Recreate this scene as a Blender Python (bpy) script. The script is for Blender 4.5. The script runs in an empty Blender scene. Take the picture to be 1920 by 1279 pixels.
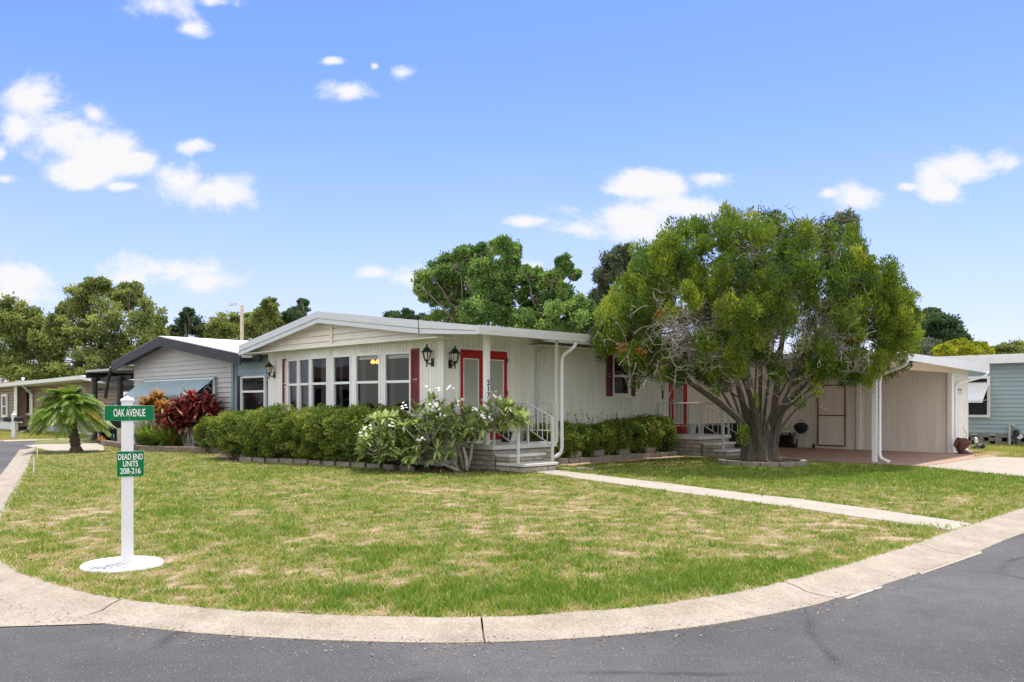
import bpy, math, random
import numpy as np
from mathutils import Vector, Matrix
R = math.radians
random.seed(7)
rng = np.random.default_rng(7)
scene = bpy.context.scene
col = scene.collection

# ---------------------------------------------------------------- measuring
F, HX, HY, EYE = 1600.0, 960.0, 756.0, 1.42      # photo focal length, horizon and eye height
OX, OY = -1.236, 18.65                            # house frame origin: side wall below the porch corner
AX, AY, BX, BY = .712, .702, .702, -.712          # house frame: a runs along the side wall, b out of it
ROT = math.atan2(BY, BX)
def P(b, a, z=0.0): return Vector((OX + BX*b + AX*a, OY + BY*b + AY*a, z))
def depth(b, a): return OY + BY*b + AY*a
def a_at(px, b):
    k = (px-HX)/F; x0 = OX+BX*b; y0 = OY+BY*b
    return (k*y0-x0)/(AX-AY*k)
def b_at(px, a):
    k = (px-HX)/F; x0 = OX+AX*a; y0 = OY+AY*a
    return (k*y0-x0)/(BX-BY*k)
def z_at(py, Y): return EYE + (HY-py)*Y/F
def G(px, py, z=0.0):
    Y = F*(EYE-z)/(py-HY)
    return Vector(((px-HX)/F*Y, Y, z))
def W(px, py, Y): return Vector(((px-HX)/F*Y, Y, z_at(py, Y)))
def toab(p):
    x, y = p[0]-OX, p[1]-OY
    return (BX*x+BY*y, AX*x+AY*y)

# ---------------------------------------------------------------- materials
def new_mat(name):
    m = bpy.data.materials.new(name); m.use_nodes = True
    nt = m.node_tree; nt.nodes.clear()
    out = nt.nodes.new('ShaderNodeOutputMaterial')
    return m, nt, out
def N(nt, t, **kw):
    n = nt.nodes.new('ShaderNode'+t)
    for k, v in kw.items():
        if k.startswith('i_'):
            key = k[2:]
            n.inputs[int(key) if key.isdigit() else key.replace('_', ' ')].default_value = v
        else: setattr(n, k, v)
    return n
def L(nt, a, b): nt.links.new(a, b)
def c4(c): return (c[0], c[1], c[2], 1.0)
def ramp(nt, stops, interp='LINEAR'):
    r = N(nt, 'ValToRGB'); r.color_ramp.interpolation = interp
    e = r.color_ramp.elements
    while len(e) > 1: e.remove(e[-1])
    e[0].position = stops[0][0]; e[0].color = c4(stops[0][1])
    for p, c in stops[1:]:
        x = e.new(p); x.color = c4(c)
    return r
def paint(name, base, rough=.6, var=.12, scale=3.0, bump=0.0, bscale=60.0, stretch=None, dirt=None, dirt_amt=.5, metallic=0.0, spec=.4):
    """painted or plain surface with uneven tone, optional stains of colour `dirt` and a fine bump"""
    m, nt, out = new_mat(name)
    tc = N(nt, 'TexCoord'); mp = N(nt, 'Mapping')
    if stretch: mp.inputs['Scale'].default_value = stretch
    L(nt, tc.outputs['Object'], mp.inputs['Vector'])
    n1 = N(nt, 'TexNoise', i_Scale=scale, i_Detail=6.0, i_Roughness=.6); L(nt, mp.outputs[0], n1.inputs['Vector'])
    lo = [max(0, v*(1-var)) for v in base]; hi = [min(1, v*(1+var)) for v in base]
    cr = ramp(nt, [(.3, lo), (.7, hi)]); L(nt, n1.outputs['Fac'], cr.inputs[0])
    colr = cr.outputs[0]
    if dirt is not None:
        n2 = N(nt, 'TexNoise', i_Scale=scale*1.7, i_Detail=8.0, i_Roughness=.7); L(nt, mp.outputs[0], n2.inputs['Vector'])
        mr = N(nt, 'MapRange'); mr.inputs[1].default_value = .5; mr.inputs[2].default_value = .75; mr.inputs[4].default_value = dirt_amt
        L(nt, n2.outputs['Fac'], mr.inputs[0])
        mx = N(nt, 'MixRGB'); mx.inputs[2].default_value = c4(dirt)
        L(nt, mr.outputs[0], mx.inputs[0]); L(nt, colr, mx.inputs[1]); colr = mx.outputs[0]
    p = N(nt, 'BsdfPrincipled', i_Roughness=rough, i_Metallic=metallic)
    p.inputs['Specular IOR Level'].default_value = spec
    L(nt, colr, p.inputs['Base Color'])
    if bump:
        n3 = N(nt, 'TexNoise', i_Scale=bscale, i_Detail=4.0); L(nt, tc.outputs['Object'], n3.inputs['Vector'])
        bp = N(nt, 'Bump', i_Strength=bump, i_Distance=.01); L(nt, n3.outputs['Fac'], bp.inputs['Height'])
        L(nt, bp.outputs[0], p.inputs['Normal'])
    L(nt, p.outputs[0], out.inputs[0])
    return m
def leafmat(name, stops, trans=.35, rough=.55):
    m, nt, out = new_mat(name)
    at = N(nt, 'Attribute', attribute_name='tint')
    cr = ramp(nt, stops); L(nt, at.outputs['Fac'], cr.inputs[0])
    p = N(nt, 'BsdfPrincipled', i_Roughness=rough); p.inputs['Specular IOR Level'].default_value = .25
    t = N(nt, 'BsdfTranslucent'); mx = N(nt, 'MixShader', i_0=trans)
    hs = N(nt, 'HueSaturation', i_Saturation=1.1, i_Value=1.3); L(nt, cr.outputs[0], hs.inputs['Color'])
    L(nt, cr.outputs[0], p.inputs['Base Color']); L(nt, hs.outputs[0], t.inputs['Color'])
    L(nt, p.outputs[0], mx.inputs[1]); L(nt, t.outputs[0], mx.inputs[2]); L(nt, mx.outputs[0], out.inputs[0])
    return m
def brickmat(name, c1, c2, mortar, bw, bh, msz=.012):
    m, nt, out = new_mat(name)
    tc = N(nt, 'TexCoord'); sx = N(nt, 'SeparateXYZ'); L(nt, tc.outputs['Object'], sx.inputs[0])
    ad = N(nt, 'Math', operation='ADD'); L(nt, sx.outputs[0], ad.inputs[0]); L(nt, sx.outputs[1], ad.inputs[1])
    cb = N(nt, 'CombineXYZ'); L(nt, ad.outputs[0], cb.inputs[0]); L(nt, sx.outputs[2], cb.inputs[1])
    bt = N(nt, 'TexBrick', i_Scale=1.0); bt.inputs['Color1'].default_value = c4(c1); bt.inputs['Color2'].default_value = c4(c2)
    bt.inputs['Mortar'].default_value = c4(mortar); bt.inputs['Mortar Size'].default_value = msz
    bt.inputs['Brick Width'].default_value = bw; bt.inputs['Row Height'].default_value = bh; bt.inputs['Bias'].default_value = 0
    L(nt, cb.outputs[0], bt.inputs['Vector'])
    ns = N(nt, 'TexNoise', i_Scale=14.0, i_Detail=8.0, i_Roughness=.7); L(nt, tc.outputs['Object'], ns.inputs['Vector'])
    cr = ramp(nt, [(.3, (.55, .55, .55)), (.7, (1.25, 1.25, 1.25))]); L(nt, ns.outputs['Fac'], cr.inputs[0])
    mx = N(nt, 'MixRGB', blend_type='MULTIPLY', i_0=1.0); L(nt, bt.outputs[0], mx.inputs[1]); L(nt, cr.outputs[0], mx.inputs[2])
    p = N(nt, 'BsdfPrincipled', i_Roughness=.85); L(nt, mx.outputs[0], p.inputs['Base Color'])
    inv = N(nt, 'Math', operation='SUBTRACT', i_0=1.0); L(nt, bt.outputs['Fac'], inv.inputs[1])
    ad2 = N(nt, 'Math', operation='MULTIPLY_ADD', i_1=.35); L(nt, ns.outputs['Fac'], ad2.inputs[0]); L(nt, inv.outputs[0], ad2.inputs[2])
    bp = N(nt, 'Bump', i_Strength=.8, i_Distance=.015); L(nt, ad2.outputs[0], bp.inputs['Height']); L(nt, bp.outputs[0], p.inputs['Normal'])
    L(nt, p.outputs[0], out.inputs[0])
    return m
def glassmat(name, tint=(.75, .78, .78), refl=1.0):
    m, nt, out = new_mat(name)
    tr = N(nt, 'BsdfTransparent'); tr.inputs[0].default_value = c4(tint)
    gl = N(nt, 'BsdfGlossy', i_Roughness=.02); gl.inputs[0].default_value = (.9, .93, .95, 1)
    fr = N(nt, 'Fresnel', i_IOR=1.5)
    ml = N(nt, 'Math', operation='MULTIPLY', i_1=.85*refl, use_clamp=True); L(nt, fr.outputs[0], ml.inputs[0])
    tc = N(nt, 'TexCoord'); ns = N(nt, 'TexNoise', i_Scale=1.6, i_Detail=1.0); L(nt, tc.outputs['Object'], ns.inputs['Vector'])
    bp = N(nt, 'Bump', i_Strength=.06, i_Distance=.05); L(nt, ns.outputs['Fac'], bp.inputs['Height']); L(nt, bp.outputs[0], gl.inputs['Normal'])
    mx = N(nt, 'MixShader'); L(nt, ml.outputs[0], mx.inputs[0]); L(nt, tr.outputs[0], mx.inputs[1]); L(nt, gl.outputs[0], mx.inputs[2])
    L(nt, mx.outputs[0], out.inputs[0])
    return m
def emit(name, c, s):
    m, nt, out = new_mat(name)
    e = N(nt, 'Emission', i_Strength=s); e.inputs[0].default_value = c4(c); L(nt, e.outputs[0], out.inputs[0])
    return m

M = {}
M['white_wall'] = paint('white_wall_paint', (.86, .85, .80), .55, .07, 1.2, stretch=(3, 3, .35), dirt=(.5, .53, .40), dirt_amt=.5)
M['cream'] = paint('cream_siding', (.80, .76, .66), .6, .06, 2.0, dirt=(.55, .5, .38), dirt_amt=.3)
M['white_trim'] = paint('white_trim_paint', (.82, .83, .83), .45, .04, 4.0, dirt=(.5, .5, .45), dirt_amt=.18)
M['grey_trim'] = paint('weathered_white_metal', (.66, .685, .70), .4, .05, 3.0, stretch=(1, 1, 3), dirt=(.42, .43, .42), dirt_amt=.3)
M['roof_white'] = paint('white_roof_coating', (.80, .80, .79), .6, .05, 1.0, dirt=(.55, .55, .5), dirt_amt=.25)
M['soffit'] = paint('soffit_cream', (.82, .78, .67), .6, .05, 2.0)
M['red'] = paint('red_door_paint', (.40, .012, .018), .4, .18, 4.0, dirt=(.45, .08, .07), dirt_amt=.4)
M['shutter'] = paint('dull_red_shutter', (.19, .026, .034), .5, .12, 8.0, dirt=(.4, .2, .2), dirt_amt=.3)
M['door_glass'] = paint('frosted_door_glass', (.40, .40, .36), .18, .08, 1.0, spec=.6)
M['black_metal'] = paint('black_metal', (.022, .022, .022), .4, .2, 8.0)
M['dark'] = paint('dark_fascia', (.034, .032, .035), .5, .2, 3.0)
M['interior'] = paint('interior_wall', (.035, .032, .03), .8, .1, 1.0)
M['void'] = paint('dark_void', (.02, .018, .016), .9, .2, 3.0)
M['curtain'] = paint('curtain', (.17, .165, .155), .8, .1, 3.0, stretch=(8, 8, .3))
M['blind'] = paint('blind', (.75, .75, .72), .6, .05, 3.0)
M['glass'] = glassmat('window_glass')
M['lantern_glass'] = paint('lantern_glass', (.55, .53, .48), .15, .1, 12.0, spec=.6)
M['lamp_glow'] = emit('lamp_glow', (1.0, .40, .07), 1.6)
M['concrete_white'] = paint('painted_concrete', (.66, .66, .65), .75, .1, 4.0, .2, 50, dirt=(.4, .4, .38), dirt_amt=.4)
M['brick'] = brickmat('grey_brick', (.47, .42, .35), (.36, .32, .265), (.2, .185, .165), .42, .105)
M['rail'] = paint('rail_paint', (.62, .63, .62), .4, .08, 6.0)
M['grey_siding'] = paint('grey_siding', (.53, .52, .505), .6, .06, 2.0, stretch=(1, 1, 3), dirt=(.35, .35, .36), dirt_amt=.25)
M['blue_siding'] = paint('blue_grey_siding', (.34, .42, .455), .6, .06, 2.0, stretch=(1, 1, 3))
M['teal_siding'] = paint('teal_siding', (.30, .42, .45), .6, .06, 2.0)
M['teal_trim'] = paint('teal_trim', (.22, .32, .35), .5, .06, 2.0)
M['awning'] = paint('teal_awning', (.34, .45, .46), .5, .08, 2.0, dirt=(.48, .56, .56), dirt_amt=.4)
M['beige_siding'] = paint('beige_siding', (.33, .25, .19), .65, .06, 2.0)
M['shed_panel'] = paint('shed_panel', (.81, .76, .68), .65, .07, 1.5, stretch=(4, 4, .4), dirt=(.5, .45, .4), dirt_amt=.3)
M['peach'] = paint('peach_wall', (.84, .76, .65), .65, .05, 1.5)
M['brown_trim'] = paint('brown_red_trim', (.15, .022, .02), .5, .1, 5.0)
M['sign_green'] = paint('sign_green', (.004, .185, .058), .45, .06, 4.0, spec=.15)
M['white_vinyl'] = paint('white_vinyl', (.80, .80, .82), .35, .03, 4.0)
M['sign_white'] = paint('sign_white', (.9, .9, .9), .4, .02, 4.0)
M['pebble'] = paint('white_pebble', (.74, .74, .73), .6, .1, 20.0)
M['block'] = paint('concrete_block', (.26, .23, .195), .9, .3, 6.0, .6, 40, dirt=(.16, .15, .12), dirt_amt=.7)
M['bark'] = paint('juniper_bark', (.095, .078, .062), .9, .45, 9.0, .9, 14, stretch=(3, 3, .5), dirt=(.27, .25, .225), dirt_amt=.5)
M['twig'] = paint('dead_twig', (.36, .315, .275), .9, .3, 5.0)
M['plum_bark'] = paint('plumeria_bark', (.46, .43, .38), .8, .25, 12.0, .4, 40)
M['oak_bark'] = paint('oak_bark', (.11, .09, .07), .9, .3, 3.0)
M['palm_bark'] = paint('palm_bark', (.10, .075, .05), .9, .5, 14.0, 1.0, 25)
M['soil'] = paint('soil', (.085, .06, .042), .95, .4, 8.0, .8, 30)
M['pipe'] = paint('grey_pipe', (.5, .5, .5), .4, .1, 6.0)
M['rust'] = paint('rusty_brown', (.095, .042, .033), .7, .25, 9.0, .4, 30)
M['wood'] = paint('weathered_timber', (.20, .16, .12), .9, .3, 6.0, .5, 30)
M['car'] = paint('dark_car_paint', (.018, .018, .022), .25, .1, 2.0, spec=.6)
M['tyre'] = paint('tyre_rubber', (.02, .02, .02), .9, .1, 8.0)
M['bin'] = paint('blue_bin', (.03, .07, .11), .5, .1, 5.0)
M['tan'] = paint('tan_plastic', (.55, .47, .36), .6, .1, 5.0)
M['plaque'] = paint('plaque_face', (.60, .62, .50), .5, .08, 8.0)
M['pebble_bed'] = paint('pebble_bed', (.42, .42, .41), .9, .25, 40.0)
M['petal'] = paint('white_petal', (.86, .84, .78), .6, .06, 9.0)

LM = {}
LM['juniper'] = leafmat('juniper_foliage', [(0, (.035, .07, .016)), (.4, (.11, .175, .025)), (.8, (.225, .285, .035)), (1, (.34, .37, .055))], .4)
LM['oak'] = leafmat('oak_foliage', [(0, (.11, .14, .05)), (.5, (.205, .25, .075)), (1, (.32, .345, .105))], .47)
LM['bright'] = leafmat('mid_tree_foliage', [(0, (.07, .135, .042)), (.5, (.145, .235, .06)), (1, (.25, .33, .09))], .45)
LM['grey'] = leafmat('greyish_foliage', [(0, (.09, .115, .07)), (1, (.17, .20, .12))], .35)
LM['pine'] = leafmat('pine_foliage', [(0, (.045, .085, .04)), (1, (.10, .16, .06))], .35)
LM['yellow'] = leafmat('yellow_green_foliage', [(0, (.16, .20, .015)), (1, (.36, .36, .03))], .35)
LM['hedge'] = leafmat('hedge_foliage', [(0, (.06, .105, .02)), (.5, (.155, .225, .04)), (.85, (.27, .325, .06)), (1, (.37, .37, .10))], .38)
LM['lime'] = leafmat('lime_foliage', [(0, (.10, .15, .02)), (1, (.24, .28, .04))], .35)
LM['plumeria'] = leafmat('plumeria_leaf', [(0, (.15, .22, .06)), (.6, (.36, .45, .16)), (1, (.56, .58, .25))], .4, .3)
LM['red_leaf'] = leafmat('red_cordyline_leaf', [(0, (.05, .03, .02)), (.35, (.17, .03, .03)), (.7, (.36, .06, .06)), (.9, (.48, .18, .15)), (1, (.56, .40, .30))], .35, .35)
LM['orange_leaf'] = leafmat('orange_cordyline_leaf', [(0, (.18, .07, .02)), (.5, (.45, .20, .04)), (1, (.58, .40, .14))], .35, .4)
LM['blade'] = leafmat('ornamental_grass_blade', [(0, (.12, .20, .03)), (1, (.30, .38, .085))], .4)
LM['palm'] = leafmat('palm_leaflet', [(0, (.10, .18, .03)), (.6, (.23, .34, .055)), (.93, (.32, .40, .08)), (1, (.45, .30, .07))], .4, .35)
LM['litter'] = leafmat('dry_leaf', [(0, (.10, .06, .035)), (.6, (.26, .18, .11)), (1, (.5, .42, .32))], .1)
LM['grass'] = leafmat('lawn_blade', [(0, (.12, .225, .024)), (.3, (.245, .305, .046)), (.58, (.41, .39, .11)), (.82, (.48, .39, .19)), (1, (.56, .43, .285))], .3)

# ---------------------------------------------------------------- mesh helper
class MB:
    def __init__(s): s.v = []; s.f = []
    def quad(s, *pts):
        n = len(s.v); s.v += [tuple(p) for p in pts]; s.f.append(tuple(range(n, n+len(pts))))
    def box(s, x0, x1, y0, y1, z0, z1):
        n = len(s.v)
        s.v += [(x, y, z) for z in (z0, z1) for y in (y0, y1) for x in (x0, x1)]
        s.f += [tuple(n+i for i in q) for q in ((0, 2, 3, 1), (4, 5, 7, 6), (0, 1, 5, 4), (2, 6, 7, 3), (0, 4, 6, 2), (1, 3, 7, 5))]
        return s
    def hexa(s, pts):           # 8 points: bottom ring 4, top ring 4
        n = len(s.v); s.v += [tuple(p) for p in pts]
        s.f += [tuple(n+i for i in q) for q in ((3, 2, 1, 0), (4, 5, 6, 7), (0, 1, 5, 4), (1, 2, 6, 5), (2, 3, 7, 6), (3, 0, 4, 7))]
        return s
    def obox(s, o, e, n, u0, u1, d0, d1, z0, z1):   # box along direction e (2D) with outward normal n (2D)
        ring = [(u0, d0), (u1, d0), (u1, d1), (u0, d1)]
        pts = [(o[0]+e[0]*u+n[0]*d, o[1]+e[1]*u+n[1]*d, z) for z in (z0, z1) for u, d in ring]
        return s.hexa(pts)
    def prism(s, poly, axis, t0, t1):  # polygon of (p,q) extruded; axis 'y': (p=x,q=z); 'z': (x,y); 'x': (y,z)
        n = len(s.v); k = len(poly)
        for t in (t0, t1):
            for p, q in poly:
                s.v.append((p, t, q) if axis == 'y' else (p, q, t) if axis == 'z' else (t, p, q))
        s.f.append(tuple(range(n, n+k))); s.f.append(tuple(range(n+2*k-1, n+k-1, -1)))
        for i in range(k):
            j = (i+1) % k; s.f.append((n+i, n+k+i, n+k+j, n+j))
        return s
    def tube(s, path, r, sides=8, cap=True):
        path = [Vector(p) for p in path]; rs = r if isinstance(r, (list, tuple)) else [r]*len(path)
        n = len(s.v); prev = None
        for i, p in enumerate(path):
            t = (path[min(i+1, len(path)-1)] - path[max(i-1, 0)])
            t = t.normalized() if t.length > 1e-9 else Vector((0, 0, 1))
            if prev is None:
                u = t.orthogonal().normalized()
            else:
                u = prev - t*prev.dot(t); u = u.normalized() if u.length > 1e-6 else t.orthogonal().normalized()
            prev = u; w = t.cross(u)
            for k in range(sides):
                an = 2*math.pi*k/sides
                s.v.append(tuple(p + (u*math.cos(an)+w*math.sin(an))*rs[i]))
        for i in range(len(path)-1):
            for k in range(sides):
                k2 = (k+1) % sides
                s.f.append((n+i*sides+k, n+i*sides+k2, n+(i+1)*sides+k2, n+(i+1)*sides+k))
        if cap:
            s.f.append(tuple(n+k for k in reversed(range(sides))))
            s.f.append(tuple(n+(len(path)-1)*sides+k for k in range(sides)))
        return s
    def lathe(s, prof, c=(0, 0, 0), sides=16):   # prof: (radius, z)
        n = len(s.v); k = len(prof)
        for i in range(sides):
            an = 2*math.pi*i/sides
            for r, z in prof: s.v.append((c[0]+r*math.cos(an), c[1]+r*math.sin(an), c[2]+z))
        for i in range(sides):
            j = (i+1) % sides
            for q in range(k-1): s.f.append((n+i*k+q, n+j*k+q, n+j*k+q+1, n+i*k+q+1))
        s.f.append(tuple(n+i*k for i in reversed(range(sides)))); s.f.append(tuple(n+i*k+k-1 for i in range(sides)))
        return s
    def disc(s, c, r, axis, h, sides=16):
        ax = Vector(axis).normalized()
        return s.tube([Vector(c)-ax*h/2, Vector(c)+ax*h/2], r, sides)
    def ribbed(s, p0, p1, z0, z1, nrm, pitch=.085, groove=.018, dep=.012):
        p0 = Vector(p0); p1 = Vector(p1); e = (p1-p0); ln = e.length; e.normalize(); nv = Vector(nrm)
        prof = []; u = 0.0
        while u < ln-1e-4:
            w = min(pitch, ln-u)
            prof += [(u, 0)]
            if w > pitch*.9:
                g = w-groove; prof += [(u+g-.004, 0), (u+g, -dep), (u+w-.004, -dep)]
            u += pitch
        prof.append((ln, 0))
        n = len(s.v)
        for u, d in prof:
            q = p0+e*u+nv*d
            s.v.append((q.x, q.y, z0)); s.v.append((q.x, q.y, z1))
        for i in range(len(prof)-1):
            s.f.append((n+2*i, n+2*i+2, n+2*i+3, n+2*i+1))
        return s
    def laps(s, o, e, n, u0, u1, z0, z1, board=.13, lip=.022, top=None):   # lap siding; top(u)-> z clips boards under a gable
        z = z0; gap = .024
        while z < z1-1e-3:
            zt = min(z+board, z1)-gap
            a0, a1 = u0, u1
            if top:
                us = [u0+(u1-u0)*i/400 for i in range(401) if top(u0+(u1-u0)*i/400) > zt]
                if len(us) < 3: break
                a0, a1 = us[0], us[-1]
            def pt(u, d, zz): return (o[0]+e[0]*u+n[0]*d, o[1]+e[1]*u+n[1]*d, zz)
            s.quad(pt(a0, lip, z), pt(a1, lip, z), pt(a1, .006, zt), pt(a0, .006, zt))
            s.quad(pt(a0, -.05, z), pt(a1, -.05, z), pt(a1, lip, z), pt(a0, lip, z))
            s.quad(pt(a0, -.05, zt), pt(a1, -.05, zt), pt(a1, .006, zt), pt(a0, .006, zt))
            z = zt+gap
        return s
    def make(s, name, mat, parent=None, off=(0, 0, 0), smooth=False, bevel=0.0, weld=False):
        me = bpy.data.meshes.new(name)
        o = Vector(off)
        me.from_pydata([tuple(Vector(v)-o) for v in s.v], [], s.f)
        me.validate()
        ob = bpy.data.objects.new(name, me); col.objects.link(ob)
        me.materials.append(mat)
        if smooth:
            for p in me.polygons: p.use_smooth = True
        if bevel:
            b = ob.modifiers.new('bevel', 'BEVEL'); b.width = bevel; b.segments = 2; b.limit_method = 'ANGLE'; b.angle_limit = R(40)
            b.harden_normals = False
        if parent is not None: ob.parent = parent
        return ob

def tag(o, label=None, cat=None, group=None, kind=None):
    if label: o['label'] = label
    if cat: o['category'] = cat
    if group: o['group'] = group
    if kind: o['kind'] = kind
    return o
class T:
    """a thing: an Empty at its base that parents its parts. frame='h' -> part coordinates are (b, a, z) of the house frame."""
    def __init__(s, name, label, cat, base, frame='w', group=None, rot=None):
        s.o = bpy.data.objects.new(name, None); col.objects.link(s.o); s.o.empty_display_size = .2
        tag(s.o, label, cat, group)
        s.off = Vector(base) if len(base) == 3 else Vector((base[0], base[1], 0))
        if frame == 'h':
            s.o.location = P(*s.off); s.o.rotation_euler = (0, 0, ROT)
        elif frame == 'w': s.o.location = s.off
        else:
            s.o.location = s.off; s.off = Vector((0, 0, 0))        # 'l': parts given in the thing's own coordinates
        if rot is not None: s.o.rotation_euler = (0, 0, rot)
    def part(s, mb, name, mat, parent=None, label=None, **kw):
        ob = mb.make(name, mat, parent or s.o, s.off, **kw)
        if label: ob['label'] = label
        return ob
    def each(s, mb, name, mat, parent=None, **kw):      # every separate piece becomes a part of its own
        par = list(range(len(mb.v)))
        def find(i):
            while par[i] != i: par[i] = par[par[i]]; i = par[i]
            return i
        for f in mb.f:
            for q in f[1:]: par[find(q)] = find(f[0])
        groups = {}
        for f in mb.f: groups.setdefault(find(f[0]), []).append(f)
        out = []
        for fs in groups.values():
            m2 = MB(); ids = {}
            for f in fs:
                for q in f:
                    if q not in ids: ids[q] = len(m2.v); m2.v.append(mb.v[q])
                m2.f.append(tuple(ids[q] for q in f))
            out.append(s.part(m2, name, mat, parent, **kw))
        return out
    def arr(s, name, mat, v, f, tint=None, parent=None):
        ob = mesh_arr(name, mat, np.asarray(v, float)-np.array(s.off), f, tint); ob.parent = parent or s.o
        return ob
def copy_thing(root, loc, rotz, label=None, group=None, scale=None):
    r = root.copy(); col.objects.link(r); r.location = loc; r.rotation_euler = (0, 0, rotz)
    if label: r['label'] = label
    if group: r['group'] = group
    if scale: r.scale = scale
    for ch in list(root.children):
        c = ch.copy(); col.objects.link(c); c.parent = r
        for g in list(ch.children):
            d = g.copy(); col.objects.link(d); d.parent = c
    return r
def mesh_arr(name, mat, v, f, tint=None, smooth=False):
    v = np.ascontiguousarray(v, dtype=np.float32); f = np.ascontiguousarray(f, dtype=np.int32)
    me = bpy.data.meshes.new(name); k = f.shape[1]
    me.vertices.add(len(v)); me.vertices.foreach_set('co', v.ravel())
    me.loops.add(f.size); me.loops.foreach_set('vertex_index', f.ravel())
    me.polygons.add(len(f)); me.polygons.foreach_set('loop_start', np.arange(0, f.size, k, dtype=np.int32))
    me.update(calc_edges=True)
    if tint is not None:
        at = me.attributes.new('tint', 'FLOAT', 'POINT'); at.data.foreach_set('value', np.ascontiguousarray(tint, dtype=np.float32))
    me.materials.append(mat)
    ob = bpy.data.objects.new(name, me); col.objects.link(ob)
    return ob
def text_mesh(name, body, size, extrude, offset, mat, parent, **kw):
    c = bpy.data.curves.new(name, 'FONT'); c.body = body; c.align_x = 'CENTER'; c.size = size; c.extrude = extrude; c.offset = offset
    if kw.get('mid'): c.align_y = 'CENTER'
    t = bpy.data.objects.new(name, c); col.objects.link(t); bpy.context.view_layer.update()
    me = bpy.data.meshes.new_from_object(t.evaluated_get(bpy.context.evaluated_depsgraph_get()))
    bpy.data.objects.remove(t); bpy.data.curves.remove(c)
    me.name = name; me.materials.clear(); me.materials.append(mat)
    ob = bpy.data.objects.new(name, me); col.objects.link(ob); ob.parent = parent
    return ob
def unit(v): return v/np.maximum(np.linalg.norm(v, axis=-1, keepdims=True), 1e-9)
def rand_dirs(n): return unit(rng.normal(size=(n, 3)))
def leaf_quads(c, d, s, ln, wd):
    """rhombic leaves: base c, direction d, side s"""
    n = len(c); ln = np.broadcast_to(ln, (n,))[:, None]; wd = np.broadcast_to(wd, (n,))[:, None]
    v = np.stack([c, c+d*ln*.5+s*wd*.5, c+d*ln, c+d*ln*.5-s*wd*.5], 1).reshape(-1, 3)
    f = np.arange(4*n).reshape(n, 4)
    return v, f
def clump_leaves(cent, rad, per, size, up=.4, aspect=.55, flat=.8, seedtint=None, spread=.25, hollow=.35, fuzz=.18):
    """leaves scattered through ellipsoidal clumps; returns verts, quads, tint per vertex"""
    cent = np.asarray(cent, float); rad = np.asarray(rad, float)
    if rad.ndim == 1: rad = np.repeat(rad[:, None], 3, 1)
    n = len(cent); idx = np.repeat(np.arange(n), per)
    d = rand_dirs(len(idx)); r = hollow+(1-hollow)*rng.random(len(idx))**.6
    r = r*(1+fuzz*rng.normal(size=len(idx)))
    p = cent[idx]+d*rad[idx]*r[:, None]*np.array([1, 1, flat])
    dr = unit(d*.7+rand_dirs(len(idx))*.8+np.array([0, 0, up]))
    sd = unit(np.cross(dr, rand_dirs(len(idx))))
    ln = size*(.6+.8*rng.random(len(idx)))
    v, f = leaf_quads(p, dr, sd, ln, ln*aspect)
    ct = rng.random(n) if seedtint is None else np.asarray(seedtint)
    t = np.clip(ct[idx]+rng.normal(size=len(idx))*spread, 0, 1)
    return v, f, np.repeat(t, 4)
def merge(parts):
    vs, fs, ts = [], [], []; o = 0
    for v, f, t in parts:
        vs.append(v); fs.append(f+o); ts.append(t); o += len(v)
    return np.concatenate(vs), np.concatenate(fs), np.concatenate(ts)
def strap(base, d, ln, wd, droop, seg=4, fold=.25, tint=.5):
    """one lanceolate leaf as a curved strip of quads (numpy), drooping along its length"""
    d = np.asarray(d, float); side = np.cross(d, [0, 0, 1.0])
    if np.linalg.norm(side) < 1e-3: side = np.array([1.0, 0, 0])
    side /= np.linalg.norm(side)
    ts = np.linspace(0, 1, seg+1); pts = []
    for t in ts:
        p = np.asarray(base)+d*ln*t+np.array([0, 0, -droop*ln*t*t])
        w = wd*.5*(math.sin(math.pi*min(.999, t*.88+.1)))**.8*(1 if t < .99 else .05)
        pts += [p-side*w, p+side*w]
    f = [[2*i, 2*i+1, 2*i+3, 2*i+2] for i in range(seg)]
    return np.array(pts), np.array(f), np.full(len(pts), tint)
def vnoise(x, y, s, seed):
    x = np.asarray(x)/s+seed*17.13; y = np.asarray(y)/s+seed*7.77
    xi = np.floor(x).astype(int); yi = np.floor(y).astype(int); fx = x-xi; fy = y-yi
    def h(a, b):
        q = np.sin(a*127.1+b*311.7+seed*74.7)*43758.5453
        return q-np.floor(q)
    fx = fx*fx*(3-2*fx); fy = fy*fy*(3-2*fy)
    return (h(xi, yi)*(1-fx)+h(xi+1, yi)*fx)*(1-fy)+(h(xi, yi+1)*(1-fx)+h(xi+1, yi+1)*fx)*fy
def inside(px, py, poly):
    c = np.zeros(len(px), bool); n = len(poly)
    for i in range(n):
        x0, y0 = poly[i][0], poly[i][1]; x1, y1 = poly[i-1][0], poly[i-1][1]
        if y0 == y1: continue
        m = ((y0 > py) != (y1 > py)) & (px < (x1-x0)*(py-y0)/(y1-y0)+x0)
        c ^= m
    return c
def smooth_curve(pts, n):
    pts = [np.array(p[:2], float) for p in pts]; out = []
    P_ = [2*pts[0]-pts[1]]+pts+[2*pts[-1]-pts[-2]]
    for i in range(1, len(P_)-2):
        a, b, c, d = P_[i-1], P_[i], P_[i+1], P_[i+2]
        for t in np.linspace(0, 1, n, endpoint=False):
            out.append(.5*((2*b)+(-a+c)*t+(2*a-5*b+4*c-d)*t*t+(-a+3*b-3*c+d)*t**3))
    out.append(pts[-1]); return np.array(out)
SKY_STRENGTH, SUN_POWER, EXPOSURE = .135, 2.7, .95
SKY_HUE, SKY_SAT, SKY_VAL = .5, 1.2, 1.0
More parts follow.
